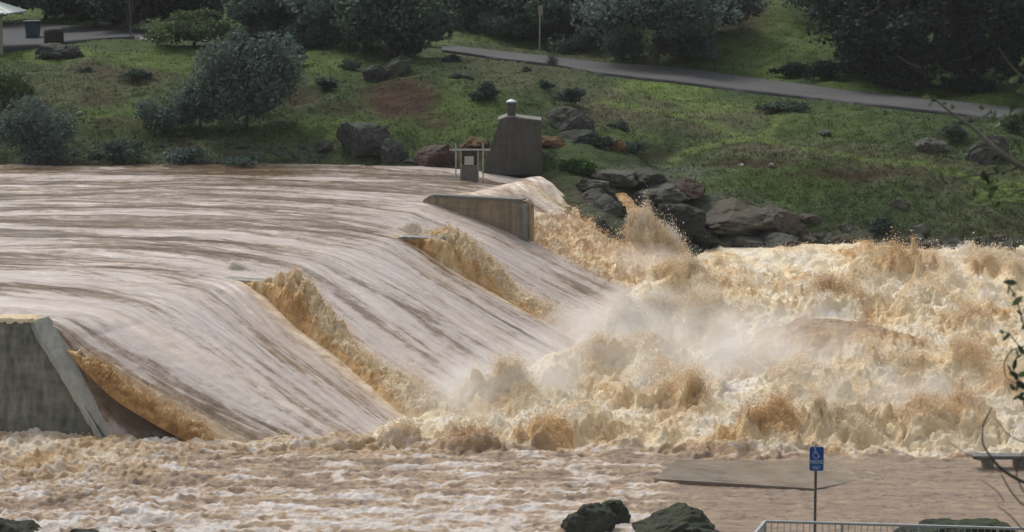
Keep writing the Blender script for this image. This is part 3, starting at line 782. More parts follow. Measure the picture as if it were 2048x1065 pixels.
# mist hanging over the toe of the spillway
def mist(c, r, dens, rot, label, col=(.995, .985, .975)):
    me = bpy.data.meshes.new('mist')
    import bmesh
    bm = bmesh.new(); bmesh.ops.create_icosphere(bm, subdivisions=3, radius=1.0); bm.to_mesh(me); bm.free()
    o = bpy.data.objects.new('mist', me); COL.objects.link(o)
    o.location = c; o.scale = r; o.rotation_euler = (0, 0, rot)
    m = bpy.data.materials.new('mist'); m.use_nodes = True; nt = m.node_tree
    nt.nodes.remove(nt.nodes['Principled BSDF'])
    v = N(nt, 'ShaderNodeVolumePrincipled'); v.inputs['Color'].default_value = col + (1,); v.inputs['Anisotropy'].default_value = .2
    tc = objc(nt); ln = nt.nodes.new('ShaderNodeVectorMath'); ln.operation = 'LENGTH'; nt.links.new(tc, ln.inputs[0])
    fall = rampn(nt, ln.outputs['Value'], [(0, 1.0), (.35, .62), (.7, .18), (.97, 0)])
    nz = rampn(nt, noise_node(nt, posn(nt), .85, 4, .6), [(.40, .03), (.62, 1.0)])
    nt.links.new(mth(nt, 'MULTIPLY', mth(nt, 'MULTIPLY', fall, nz), dens*3.2), v.inputs['Density'])
    nt.links.new(v.outputs[0], nt.nodes['Material Output'].inputs['Volume'])
    me.materials.append(m)
    tag(o, label, 'mist', 'mist over the spillway toe', kind='stuff')
mist((3.4, 86.0, .5), (2.9, 10, 1.2), .27, math.radians(-14), 'pale mist where the two far chutes plunge into the rapids')
mist((-.4, 75.0, .4), (2.6, 5.5, 1.3), .30, math.radians(-24), 'pale mist at the foot of the near spillway bay')
mist((7.5, 81, .6), (5.5, 9, 1.4), .16, math.radians(-10), 'thin mist drifting over the rapids')
mist((5.2, 104.0, .5), (2.5, 3.5, .9), .28, 0, 'thin mist under the rock splash beyond the long wall')
mist((11.5, 71.5, .5), (5, 4, .9), .12, 0, 'faint mist over the right rapids')

# ------------------------------------------------------------------ dam piers and walls
def prism(outline, thick_vec, mb=None):
    """outline: list of 3D points in one vertical plane; extruded by thick_vec"""
    mb = mb or MB(); n = len(outline); t = Vector(thick_vec)
    a = [Vector(p) for p in outline]; b = [p + t for p in a]
    fs = [tuple(range(n)), tuple(range(2*n-1, n-1, -1))] + [(i, n+i, n+(i+1) % n, (i+1) % n) for i in range(n)]
    mb.add(a + b, fs); return mb
# left pier: dark flank, paler sloping back
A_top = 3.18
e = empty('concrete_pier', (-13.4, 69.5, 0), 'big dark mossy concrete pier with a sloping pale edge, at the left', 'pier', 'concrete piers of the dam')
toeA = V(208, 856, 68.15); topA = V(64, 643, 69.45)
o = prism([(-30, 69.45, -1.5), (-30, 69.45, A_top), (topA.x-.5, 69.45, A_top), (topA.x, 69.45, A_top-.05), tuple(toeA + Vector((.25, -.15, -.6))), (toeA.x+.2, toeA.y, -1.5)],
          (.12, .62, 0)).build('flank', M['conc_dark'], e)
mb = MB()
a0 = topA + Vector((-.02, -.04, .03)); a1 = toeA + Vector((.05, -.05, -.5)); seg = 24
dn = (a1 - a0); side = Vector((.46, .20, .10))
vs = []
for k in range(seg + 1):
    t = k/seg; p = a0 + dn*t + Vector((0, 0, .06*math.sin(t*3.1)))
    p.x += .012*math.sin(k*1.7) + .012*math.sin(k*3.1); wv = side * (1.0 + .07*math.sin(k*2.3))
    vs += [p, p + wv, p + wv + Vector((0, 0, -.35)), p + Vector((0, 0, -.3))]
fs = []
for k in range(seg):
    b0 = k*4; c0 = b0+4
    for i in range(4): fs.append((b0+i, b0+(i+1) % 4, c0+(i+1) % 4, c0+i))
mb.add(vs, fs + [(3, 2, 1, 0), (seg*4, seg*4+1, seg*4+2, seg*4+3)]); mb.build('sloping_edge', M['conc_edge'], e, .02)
# foam skin running over its top
xs = np.linspace(-30, topA.x + .35, 900); us = np.linspace(0, 1, 26); XX2, UU = np.meshgrid(xs, us)
zz = A_top + .05 + .05*fbm(XX2/.5, UU, 4, 501) + .05*(1-(2*UU-1)**2) - .25*sm(XX2, topA.x, topA.x+.4)
YY2 = 69.40 + UU*.75 + .02*n2(XX2/.2, UU*3, 3)
zz = np.where(UU < .04, zz - .10 - .18*np.clip(fbm(XX2/.28, UU, 3, 505), -.3, 1), zz)
sk = mesh_np('overflow_foam', np.stack([XX2, YY2, zz], -1).reshape(-1, 3), grid_faces(26, 900), M['rapid'], attrs=dict(foam=np.clip(.62 + .4*fbm(XX2/.6, UU, 3, 507), 0, 1).ravel()))
tag(sk, 'cream foam spilling along the top of the left pier', 'foam', kind='stuff')

# two submerged piers
for (px, rw, lab, L1, sc) in ((440, 541, 'small grey pier top at the head of the larger, middle tail of brown water', 1.75, 1.0),
                              (800, 458, 'small grey pier top at the head of the smaller water tail below the long wall', 1.75, 1.0)):
    D = float(Dz(rw, 3.2)); p0 = V(px, rw, D) + Vector((.02, 0, -.26)); d = Vector((.9, -.40, 0)).normalized()
    e = empty('concrete_pier', p0 - Vector((0, 0, 3.2)), lab, 'pier', 'concrete piers of the dam')
    p1 = p0 + d*L1; p2 = p1 + d*1.7 + Vector((0, 0, -2.6))
    out = [p0 + Vector((0, 0, -3.2)) - d*.2, p0 - d*.2 + Vector((0, 0, -.05)), p0 + d*.1, p1 - d*.15, p1 + Vector((0, 0, -.08)), p2, Vector((p2.x, p2.y, -1.0))]
    prism([tuple(q) for q in out], (.24, .55, 0)).build('pier_wall', M['conc_tan'] if sc > 1 else M['conc_dark'], e, .12)
    # rough brown sheet sliding down the pier's flank
    nl, nv = 200, 120; lv = np.linspace(0.05, 2.9, nl); tv = np.linspace(0, 1, nv); LL, TT = np.meshgrid(lv, tv)
    base = np.array([list(p0 + d*l) for l in lv]); top = np.interp(lv, [0, L1-.3, L1+.2, 2.9], [2.78, 2.93, 2.85, 1.6])
    surf = pchip(LK, gB if px < 600 else gC, lv)[:, 2] - .2
    zz = top[None]*(1-TT) + surf[None]*TT
    prot = .05 + .30*sm(lv, .5, 1.6)[None]*np.sqrt(np.clip(TT, 0, 1)) + .05*n2(LL/.2, TT*1.2, 521) + .03*n2(LL/.07, TT*4, 523)
    Pq = np.stack([base[None, :, 0] - prot*.40, base[None, :, 1] - prot*.9, zz + .05*n2(LL/.2, TT*5, 525)*(1-TT)], -1)
    mw = mesh_np('falling_water', Pq.reshape(-1, 3), grid_faces(nv, nl), M['rapid'], attrs=dict(foam=np.clip(.02 + .38*sm(LL, .6, 2.2) + .3*fbm(LL/.25, TT*1.5, 3, 527), 0, 1).ravel()))
    tag(mw, 'brown sheet of water on the flank of the ' + ('middle pier' if px < 600 else 'pier below the long wall'), 'water sheet', kind='stuff')

# long dividing wall beyond
w0 = V(846, 391, 104.6); w1 = V(1052, 402, 102.95)
e = empty('dividing_wall', (w1.x, w1.y, 0), 'long low concrete wall stained tan with a squared end, splitting the flow near the far bank', 'wall')
w1b = V(1060, 410, 102.93); w0.z -= .2; out = [(w0.x, w0.y, 1.0), tuple(w0), tuple(V(860, 391.5, 104.5)), tuple(V(950, 396, 103.8)), tuple(w1), tuple(w1b), (w1b.x+.02, w1b.y-.01, -1.0)]
prism(out, (.17, .50, 0)).build('wall_body', M['conc_tan'], e)
mb = MB()
pts = [V(866, 391, 104.45), V(950, 395.4, 103.77), V(1044, 400.5, 103.0)]
vs = []
for q in pts: vs += [q + Vector((-.02, -.04, -.07)), q + Vector((-.02, -.04, .03)), q + Vector((.16, .54, .03)), q + Vector((.16, .54, -.07))]
fs = [(0, 1, 2, 3)[::-1]] + [(k*4+i, k*4+(i+1) % 4, k*4+4+(i+1) % 4, k*4+4+i) for k in range(2) for i in range(4)] + [(8, 9, 10, 11)]
mb.add(vs, fs); mb.build('coping', M['conc_pale'], e)
# darker squared end block of the wall
q = V(1058, 440, 102.9)
mb = MB(); mb.box((q.x - .19, q.y + .26, 1.55), (.42, .60, 3.05), (Vector((.95, -.31, 0)), Vector((.31, .95, 0)), Vector((0, 0, 1)))); mb.build('end_block', M['conc_dark'], e, .04)

# block tower on the far abutment with a capped pipe
e = empty('intake_tower', gp(1030, 330), 'dark blockwork tower with battered left side and a capped round stack, on the far shore', 'tower')
D = 116.2
out = [V(962, 350, D), V(1000, 240, D), V(1012, 236.5, D), V(1025, 235.5, D), V(1040, 238, D), V(1082, 243, D), V(1084, 350, D)]
prism([tuple(q) for q in out], (.05, 2.2, .0)).build('block_body', M['conc_block'], e)
mb = MB()
tp = [V(996, 241, D-.03), V(1012, 235, D-.03), V(1025, 234, D-.03), V(1040, 237, D-.03), V(1083, 242, D-.03)]
vs = []
for q in tp: vs += [q + Vector((0, 0, -.03)), q + Vector((0, 0, .03)), q + Vector((0, 2.2, .03)), q + Vector((0, 2.2, -.03))]
n_ = len(tp)
mb.add(vs, [(3, 2, 1, 0)] + [(k*4+i, k*4+(i+1) % 4, k*4+4+(i+1) % 4, k*4+4+i) for k in range(n_-1) for i in range(4)] + [((n_-1)*4, (n_-1)*4+1, (n_-1)*4+2, (n_-1)*4+3)])
mb.build('top_edge', M['conc_pale'], e)
c = V(1023, 236, D+.45); tt = V(1023, 204, D+.45); mb = MB()
mb.tube([c - Vector((0, 0, .3)), tt], .195, 20); mb.build('stack_pipe', M['conc_block'], e, smooth=False)
mb = MB(); mb.tube([tt + Vector((0, 0, -.02)), tt + Vector((0, 0, .03)), tt + Vector((0, 0, .13))], [.26, .25, .02], 20); mb.build('conical_cap', M['cap'], e)

# gauge frame standing in the pool
D = 112.9; zb = 3.0
def fx(px): return (px - 1024)/F_PX*D
def fz(row): return float(W(1024, row, D)[2])
e = empty('gate_frame', (fx(938), D, zb), 'small steel gate frame with two tall rods and a grey plate, standing in the pool', 'gate')
mb = MB(); mb.box((fx(939), D+.25, (fz(331)+2.6)/2), (fx(955)-fx(922), .5, fz(331)-2.6)); mb.build('concrete_base', M['conc_pale'], e)
mb = MB(); mb.box((fx(938), D-.03, (fz(313)+fz(330))/2), (fx(947.5)-fx(929), .05, fz(313)-fz(330))); mb.build('plate', M['signback'], e)
mb = MB(); mb.box((fx(939), D+.12, (fz(302)+fz(331))/2), (fx(954)-fx(924), .06, fz(302)-fz(331))); mb.build('back_board', M['bark'], e)
for q in (921.5, 956):
    mb = MB(); mb.box((fx(q), D, (fz(301)+2.6)/2), (.075, .09, fz(301)-2.6)); mb.build('upright', M['wood'], e)
for q in (911.5, 966):
    mb = MB(); mb.tube([(fx(q), D-.1, 2.6), (fx(q), D-.1, fz(287))], .03, 8); mb.build('rod', M['steel'], e)
mb = MB(); mb.box((fx(939.5), D-.02, fz(300)), (fx(980)-fx(899), .1, .07)); mb.build('crossbar', M['steel'], e)
# brown side stream slipping between the ledges to the splash
n1, n2_ = 120, 60; t = np.linspace(0, 1, n1); u = np.linspace(-1, 1, n2_); UU, TT = np.meshgrid(u, t)
a = W(1238, 390, 113.2); b = W(1300, 462, 110.0)
wd = (.30 + .45*TT)*(1 + .5*n2(TT*7, TT*0 + np.sign(UU)*3, 815))
x = a[0] + (b[0]-a[0])*TT + UU*wd*.6; y = a[1] + (b[1]-a[1])*TT + UU*wd*.9
zc = a[2] + (b[2]-a[2])*TT**1.3 + .10*(1-UU**2) + .22*fbm(x/.5, y/.4, 4, 811)
o = mesh_np('falling_water', np.stack([x, y, zc], -1).reshape(-1, 3), grid_faces(n1, n2_), M['rapid'], attrs=dict(foam=np.clip(-.1 + .4*TT + .6*fbm(x/.25, y/.25, 4, 813), 0, 1).ravel()))
tag(o, 'brown side stream slipping between the ledges to the tall splash', 'water stream', kind='stuff')
# ------------------------------------------------------------------ rocks
def rock_mesh(seed, cuts=9, sub=4, rough=.22):
    import bmesh
    bm = bmesh.new(); bmesh.ops.create_icosphere(bm, subdivisions=sub, radius=1)
    v = np.array([q.co[:] for q in bm.verts]); f = np.array([[l.index for l in q.verts] for q in bm.faces]); bm.free()
    r = np.random.default_rng(seed)
    for _ in range(cuts):
        n = r.normal(size=3); n /= np.linalg.norm(n); d = r.uniform(.48, .8)
        s = v @ n; v = v - n[None]*np.clip(s - d, 0, None)[:, None]*.92
    k = n3(v*1.5 + seed, seed)*rough*.8 + n3(v*3.4 + seed, seed+1)*rough*.5 + n3(v*9, seed+2)*rough*.28
    v = v*(1 + k)[:, None]
    v[:, 2] = np.where(v[:, 2] < -.5, -.5 + (v[:, 2]+.5)*.4, v[:, 2])
    v = v - (v.max(0)+v.min(0))/2; v = v/(v.max(0)-v.min(0))*2
    return v, f
def rock(name, label, px, row, w, h, mat, seed, D=None, depth=.8, group='boulders on the far bank', cat='rock', sink=.15, tilt=0, cuts=9):
    if D is None: D = float(TD(px, row + h*.38)) + .1
    s = D/F_PX
    v, f = rock_mesh(seed, cuts, 4 if w < 40 else 5)
    v = v * np.array([w/2*s, w/2*s*depth, h/2*s*(1+sink)])
    if tilt:
        c_, s2 = math.cos(tilt), math.sin(tilt); v = np.stack([v[:, 0]*c_ - v[:, 2]*s2, v[:, 1], v[:, 0]*s2 + v[:, 2]*c_], -1)
    p = W(px, row + h*sink*.5, D + .12)
    o = mesh_np(name, v, f, M[mat], smooth=(w < 30))
    o.location = p.tolist()
    tag(o, label, cat, group)
    return o

RK = [
 ('boulder','largest lichen-grey boulder with a dark shaded base, left of the gate frame',726,280,112,72,'rk_grey',1),
 ('boulder','small rounded grey boulder at the left of the largest boulder',649,293,38,24,'rk_grey',2),
 ('boulder','broken grey boulder between the largest boulder and the red-brown one',792,303,66,54,'rk_grey',3),
 ('boulder','red-brown boulder at the waterline just left of the gate frame',868,313,84,50,'rk_red',4),
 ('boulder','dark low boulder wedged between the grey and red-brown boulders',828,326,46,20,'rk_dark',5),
 ('boulder','tan boulder half hidden behind the gate frame',948,288,60,30,'rk_orange',6),
 ('boulder','big grey-brown boulder uphill to the right of the blockwork tower',1142,242,96,58,'rk_grey',7),
 ('boulder','orange lichened boulder touching the right side of the tower',1102,290,74,36,'rk_orange',8),
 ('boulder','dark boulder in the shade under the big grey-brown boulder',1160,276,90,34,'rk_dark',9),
 ('boulder','small orange boulder uphill of the ledge rocks',1234,292,38,32,'rk_orange',10),
 ('boulder','mossy two-lobed boulder above the bare red earth',790,132,66,44,'rk_moss',11),
 ('boulder','mossy boulder to the left of the two-lobed one',752,146,60,34,'rk_moss',12),
 ('boulder','flat dark mossy boulder by the top end of the lane',882,50,54,26,'rk_moss',13),
 ('boulder','low dark stone beside the start of the lane',925,152,44,20,'rk_dark',14),
 ('boulder','dark stone on the grass just below the lane',1053,138,22,10,'rk_dark',15),
 ('boulder','lichened log-shaped boulder on the lawn beside the wheeled bin',106,102,74,32,'rk_grey',16),
 ('boulder','darker boulder at the right end of the lawn boulders',146,104,46,26,'rk_dark',17),
 ('boulder','pale stone cluster on the lawn left of the olive bush',282,79,26,14,'rk_white',18),
 ('boulder','small white stone left of the olive bush, nearest its foot',305,82,16,9,'rk_white',19),
 ('boulder','small white stone in the left grass slope',159,227,14,10,'rk_white',20),
 ('boulder','pale low boulder by the water below the large grey-green tree',478,292,42,22,'rk_grey',21),
 ('boulder','small grey stone beside the foot of the large grey-green tree',431,268,20,14,'rk_grey',22),
 ('boulder','small pale stone on the slope left of the largest boulder',621,260,13,9,'rk_white',23),
 ('boulder','broad pale rock half out of the grass below the lane at the right',1862,291,64,34,'rk_slab',24),
 ('boulder','dark cracked rock outcrop behind the hanging twigs',1975,300,92,62,'rk_grey',25),
 ('boulder','round pale boulder alone on the lower right slope',1795,411,42,30,'rk_slab',26),
 ('boulder','small pale stone touching the round boulder on the lower right slope',1817,411,13,10,'rk_white',27),
 ('boulder','long flat boulder near the right shoreline',1836,461,48,26,'rk_slab',28),
 ('boulder','angular pale boulder near the right shoreline, left of the long flat one',1694,460,38,24,'rk_slab',29),
 ('boulder','low brown boulder on the slope above the pinkish bedrock edge',1622,438,60,22,'rk_pink',30),
 ('boulder','pale stone high in the dark grass under the path',1543,330,15,9,'rk_white',31),
 ('boulder','white pebble pair under the crossing paths',1482,331,12,9,'rk_white',32),
 ('boulder','small white stone below the fork of the paths',1467,341,9,6,'rk_white',33),
 ('boulder','pale stone beside the lower foot path end',1386,300,12,9,'rk_white',34),
 ('boulder','small grey stone left of the lower foot path end',1328,303,14,9,'rk_slab',35),
 ('boulder','pale grey stone lying in the scrub below the lane',1650,264,26,11,'rk_slab',36),
 ('boulder','tilted dark rock left of the hanging twigs',1930,245,40,20,'rk_dark',37),
 ('boulder','small stone at the far right shoreline',1975,469,12,9,'rk_white',38),
]
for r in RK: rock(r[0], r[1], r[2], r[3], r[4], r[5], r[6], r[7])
LEDGE = [
 ('pale flat ledge at the head of the falling water',1180,366,92,32,'rk_slab',113.4),
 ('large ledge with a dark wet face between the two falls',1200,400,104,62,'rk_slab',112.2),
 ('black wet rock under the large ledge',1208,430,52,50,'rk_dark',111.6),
 ('tilted grey ledge behind the large one',1228,352,86,32,'rk_slab',115.0),
 ('dark green ledge rock uphill of the second fall',1290,352,80,36,'rk_moss',115.8),
 ('long pale ledge above the tall splash',1318,384,116,34,'rk_slab',114.2),
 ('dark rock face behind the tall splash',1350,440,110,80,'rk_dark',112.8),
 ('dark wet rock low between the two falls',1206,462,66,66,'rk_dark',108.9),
 ('low grey rock at the left foot of the tall splash',1238,486,56,44,'rk_grey',108.2),
 ('sloping dark slab right of the tall splash',1400,470,100,50,'rk_dark',112.6),
 ('wide pinkish bedrock face at the shoreline',1462,426,190,66,'rk_pink',114.2),
 ('pink-brown bedrock at the right end of the wide face',1552,436,110,60,'rk_pink',114.4),
 ('pale broken shore rock under the wide pinkish face',1475,474,110,40,'rk_slab',112.8),
 ('pale jagged shore rock at the right of the broken one',1545,478,100,34,'rk_slab',112.8),
 ('grey shore rock under the tall dark slab',1430,484,60,20,'rk_slab',112.4),
 ('rusty ledge between the pale ledge and the slope',1375,372,70,44,'rk_red',115.6),
]
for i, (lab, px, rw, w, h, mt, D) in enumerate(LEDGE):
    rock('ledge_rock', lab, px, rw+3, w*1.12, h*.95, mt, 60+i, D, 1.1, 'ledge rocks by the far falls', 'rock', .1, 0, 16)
r_ = np.random.default_rng(5)
for i in range(26):
    px = 1590 + i*19 + r_.uniform(-6, 6); rw = np.interp(px, [1500, 2048], [486, 502]) + r_.uniform(-5, 4)
    o = rock('shore_stone', 'small grey stone in the row along the right shoreline', px, rw, r_.uniform(14, 30), r_.uniform(8, 15), ('rk_slab', 'rk_grey', 'rk_dark')[i % 3], 100+i, None, .8, 'shoreline stones', 'rock')
for i in range(14):
    px = 500 + i*13 + r_.uniform(-6, 6) if i < 9 else 150 + (i-9)*60; rw = 318 - r_.uniform(0, 28)
    rock('shore_stone', 'small pale stone in the scatter along the left shoreline', px, rw, r_.uniform(12, 24), r_.uniform(7, 12), ('rk_slab', 'rk_grey')[i % 2], 140+i, None, .8, 'left shoreline stones', 'rock')
# near boulders at the bottom of the picture
for (lab, px, rw, w, h, D, sd) in [
    ('rounded dark mossy boulder left of the long mossy one, low in the water', 1178, 1042, 118, 72, 57.2, 201),
    ('dark boulder behind and between the two mossy foreground boulders', 1226, 1028, 74, 56, 57.9, 202),
    ('long dark mossy boulder with a peaked top in the near water', 1348, 1046, 172, 78, 57.0, 203),
    ('low wet boulder at the right foot of the long mossy one', 1400, 1062, 90, 30, 56.5, 204),
    ('dark boulder in the bottom left corner of the near water', 20, 1056, 120, 46, 56.8, 205),
    ('low dark boulder just right of the corner boulder', 170, 1066, 70, 22, 56.4, 206),
    ('tip of a dark rock breaking the near water', 310, 1068, 26, 14, 56.4, 207),
    ('dark mossy boulder behind the railing, left of the longer one', 1880, 1050, 110, 22, 54.6, 208),
    ('long dark mossy boulder behind the right end of the railing', 1965, 1050, 130, 26, 54.2, 209),
    ('low dark boulder behind the railing, below the left mossy one', 1830, 1062, 110, 22, 53.6, 210)]:
    rock('mossy_boulder', lab, px, rw, w, h, 'rk_moss' if sd not in (204, 206, 207) else 'rk_dark', sd, D, .75, 'mossy boulders in the near water', 'rock', .35, 0, 4)

# submerged slab with a squared front
e = None
mb = MB(); zt = .14
c4 = [W(1308, 957, Dz(957, zt)), W(1630, 970, Dz(970, zt)), W(1930, 921, Dz(921, zt-.16)), W(1352, 916, Dz(916, zt))]
top = [Vector(q.tolist()) for q in c4]; top[1].z = .05; top[2].z = -.07; top[3].z = .10; bot = [q + Vector((0, 0, -.7)) for q in top]
mb.add(top + bot, [(0, 1, 2, 3), (7, 6, 5, 4), (0, 4, 5, 1), (1, 5, 6, 2), (2, 6, 7, 3), (3, 7, 4, 0)])
o = mb.build('concrete_slab', plain('wet_slab', (.20, .165, .125), .22, 0, .4, 1.2, .6, .03), None, .02)
tag(o, 'flat wet concrete slab just breaking the water left of the parking sign', 'slab')
r_ = np.random.default_rng(15)
for i in range(30):
    px = 1230 + i*27 + r_.uniform(-9, 9); rw = np.interp(px, [1230, 1350, 1500, 2048], [470, 474, 480, 494]) - abs(r_.normal())*8
    rock('bank_rock', 'low half-buried dark rock in the ragged band above the right shoreline', px, rw, r_.uniform(26, 62), r_.uniform(9, 20), ('rk_dark', 'rk_grey', 'rk_pink')[i % 3], 300+i, None, .9, 'half-buried rocks on the right shore', 'rock', .3, 0, 14)
# ------------------------------------------------------------------ plants
def leaf_cloud(cent, R, n, size, r, lobes=14, flat=1.0, gap=.35):
    """many small leaf faces spread through lobed clumps"""
    lc = r.normal(size=(lobes, 3)); lc /= np.linalg.norm(lc, axis=1)[:, None]; lc *= (r.uniform(.25, .78, lobes))[:, None]
    lc[:, 2] = np.abs(lc[:, 2])*1.1 - .35
    lr = r.uniform(.2, .46, lobes)
    k = r.integers(0, lobes, n); d = r.normal(size=(n, 3)); d /= np.linalg.norm(d, axis=1)[:, None]
    rad = r.uniform(0, 1, n)**.42
    p = lc[k] + d*(lr[k]*rad)[:, None]
    p = p*(1 + .12*n3(p*5, 3))[:, None]
    m = n3(p*4.2 + 9, 5) > -gap - .2
    p = p[m]; k = k[m]; n = len(p)
    tone = np.clip(.45 + .25*r.normal(size=n) + .25*n3(p*3, 8) + (lr[k]-.33), 0, 1)
    P = cent + p*R
    a = r.normal(size=(n, 3)); a /= np.linalg.norm(a, axis=1)[:, None]
    b = np.cross(a, r.normal(size=(n, 3))); b /= np.linalg.norm(b, axis=1)[:, None]
    s = size*r.uniform(.55, 1.35, n)[:, None]
    v = np.stack([P - a*s, P + b*s*.55, P + a*s, P - b*s*.55], 1).reshape(-1, 3)
    f = np.arange(n*4).reshape(-1, 4)
    return v, f, np.repeat(tone, 4)

def twig_cloud(base, R, n, r, rad=.012, up=.5, sub=3):
    """bare branching twigs as thin three-sided tubes"""
    mb_v, mb_f = [], []; cnt = 0
    segs = []
    for i in range(n):
        th = r.uniform(0, 2*math.pi); el = r.uniform(up-.4, up+.7)
        d = np.array([math.cos(th)*math.cos(el), math.sin(th)*math.cos(el), abs(math.sin(el))+.15]); d /= np.linalg.norm(d)
        L = r.uniform(.65, 1.05); pts = [np.zeros(3)]
        for s in range(4):
            d = d + r.normal(size=3)*.16; d /= np.linalg.norm(d); pts.append(pts[-1] + d*L/4)
        segs.append((pts, 1.))
        for _ in range(sub):
            j = r.integers(1, 4); d2 = d + r.normal(size=3)*.7; d2 /= np.linalg.norm(d2); l2 = L*r.uniform(.2, .45)
            q = [pts[j]]
            for s in range(3):
                d2 = d2 + r.normal(size=3)*.2; d2 /= np.linalg.norm(d2); q.append(q[-1] + d2*l2/3)
            segs.append((q, .6))
    for pts, k in segs:
        pts = np.array(pts)*R + base; m = len(pts)
        for j, p in enumerate(pts):
            rr = rad*k*(1 - .75*j/(m-1))
            for a in (0, 2.1, 4.2): mb_v.append(p + np.array([math.cos(a)*rr, math.sin(a)*rr*.6, math.sin(a)*rr*.8]))
        for j in range(m-1):
            for t in range(3):
                a = cnt+j*3+t; b = cnt+j*3+(t+1) % 3; mb_f.append((a, b, b+3, a+3))
        cnt += m*3
    return np.array(mb_v), np.array(mb_f)

def tree(label, px, base_row, top_row, width, mat, seed, n=7000, leaf=.13, trunk_px=None, lobes=16, D=None, name='broadleaf_tree', cat='tree', group='trees on the far bank', gap=.3, crown_from=.2, twigs=40, drop=True):
    r = np.random.default_rng(seed)
    if D is None: D = float(TD(px, base_row))
    b = W(px, base_row, D); s = D/F_PX
    H = (base_row - top_row)*s; Wd = width*s
    e = empty(name, b.tolist(), label, cat, group)
    cz = H*(crown_from + 1)/2; R = np.array([Wd/2*1.08, Wd/2*.9, H*(1-crown_from)/2*1.25])
    v, f, t = leaf_cloud(np.array([0, 0, cz]), R, n, leaf, r, lobes, gap=gap)
    mesh_np('crown', v, f, M[mat], e, False, dict(tone=t))
    mb = MB(); tr = max(.05, Wd*.028) if trunk_px is None else trunk_px*s/2
    top = Vector((r.uniform(-.1, .1)*Wd, 0, cz*1.1)); mid = Vector((r.uniform(-.04, .04)*Wd, 0, cz*.5))
    mb.tube([(0, 0, -.4), (0, 0, .1), mid, top], [tr*1.5, tr*1.1, tr*.8, tr*.3], 9)
    for k in range(9):
        a = r.uniform(0, 6.28); st = mid.lerp(top, r.uniform(0, .9)); en = Vector((math.cos(a)*R[0]*.7, math.sin(a)*R[1]*.7, cz + r.uniform(-.3, .6)*R[2]))
        m2 = st.lerp(en, .5) + Vector((0, 0, .08*H)); mb.tube([st, m2, en], [tr*.45, tr*.28, tr*.08], 6)
    n0 = len(mb.v)
    o = mb.build('trunk', M['bark'], None); o.parent = e
    if twigs:
        v, f = twig_cloud(np.array([0, 0, cz*.55]), np.array([Wd*.52, Wd*.45, H*.55]), twigs, r, .02)
        mesh_np('branches', v, f, M['greytwig'], e, False)
    return e

def shrub(label, px, base_row, top_row, width, mat, seed, n=2600, leaf=.09, D=None, name='shrub', group='shrubs on the far bank', gap=.3, twigs=30):
    r = np.random.default_rng(seed)
    if D is None: D = float(TD(px, base_row))
    b = W(px, base_row, D); s = D/F_PX; H = (base_row-top_row)*s; Wd = width*s
    e = empty(name, b.tolist(), label, 'shrub', group)
    if n:
        v, f, t = leaf_cloud(np.array([0, 0, H*.45]), np.array([Wd*.56, Wd*.45, H*.66]), n, leaf, r, 11, gap=gap)
        mesh_np('foliage', v, f, M[mat], e, False, dict(tone=t))
    v, f = twig_cloud(np.array([0, 0, -.05]), np.array([Wd*.55, Wd*.4, H*.95]), twigs if n else twigs*3, r, .014 if n else .018, .8, 5)
    mesh_np('stems', v, f, M['greytwig'], e, False)
    return e

T = [
 # label, px, base, top, width, mat, seed, n, leaf, trunk
 ('large grey-green tree with a rounded crown reaching down to the shore, left of centre', 492, 264, 18, 225, 'lf_blue', 11, 17000, .12, 7),
 ('olive-green rounded bushy tree on the lawn behind the pale stones', 388, 96, 8, 180, 'lf_olive', 12, 9000, .11, 5),
 ('small grey-green tree hugging the left foot of the large rounded tree', 400, 252, 150, 130, 'lf_blue', 13, 5000, .10, 4),
 ('dark tree beside the shelter turnout', 190, 58, -140, 210, 'lf_black', 14, 9000, .16, 10),
 ('very dark tree behind the bare sapling at the turnout end', 320, 64, -150, 220, 'lf_black', 15, 9000, .16, 10),
 ('dusky tree whose trunk shows above the wheeled bin', 90, 44, -150, 170, 'lf_dark', 16, 6000, .16, 9),
 ('dark tree standing above the shelter roof in the corner', -60, 46, -150, 200, 'lf_dark', 17, 6000, .16, 9),
 ('dark blue-green tree behind the top of the large rounded tree', 560, 80, -120, 200, 'lf_dark', 18, 8000, .15, 9),
 ('tall tree with the clearest dark trunk, centre left', 675, 96, -170, 200, 'lf_blue', 19, 8000, .15, 13),
 ('dark purple-green tree between the clear trunk and the lane top', 780, 112, -110, 190, 'lf_dark', 20, 9000, .15, 9),
 ('dim grey-green tree above the flat mossy boulder', 930, 46, -150, 170, 'lf_dark', 21, 5000, .15, 9),
 ('dark tree left of the small road sign', 1000, 52, -130, 170, 'lf_dark', 22, 7000, .15, 9),
 ('spreading grey-green tree right behind the small road sign', 1140, 66, -120, 240, 'lf_dark', 23, 11000, .15, 10),
 ('widest grey-green tree with a dark trunk over the lane', 1310, 128, -110, 270, 'lf_blue', 24, 12000, .15, 16),
 ('tree to the right of the widest one, ending at the bare slope', 1420, 76, -150, 170, 'lf_blue', 25, 7000, .15, 9),
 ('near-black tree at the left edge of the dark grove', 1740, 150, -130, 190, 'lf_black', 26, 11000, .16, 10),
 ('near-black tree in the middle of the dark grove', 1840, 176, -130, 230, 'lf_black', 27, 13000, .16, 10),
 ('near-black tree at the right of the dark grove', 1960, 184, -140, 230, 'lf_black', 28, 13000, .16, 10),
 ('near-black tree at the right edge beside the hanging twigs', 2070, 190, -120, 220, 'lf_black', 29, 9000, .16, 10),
 ('dim tree uphill between the grassy slope and the dark grove', 1660, 30, -150, 150, 'lf_dark', 30, 5000, .16, 9),
]
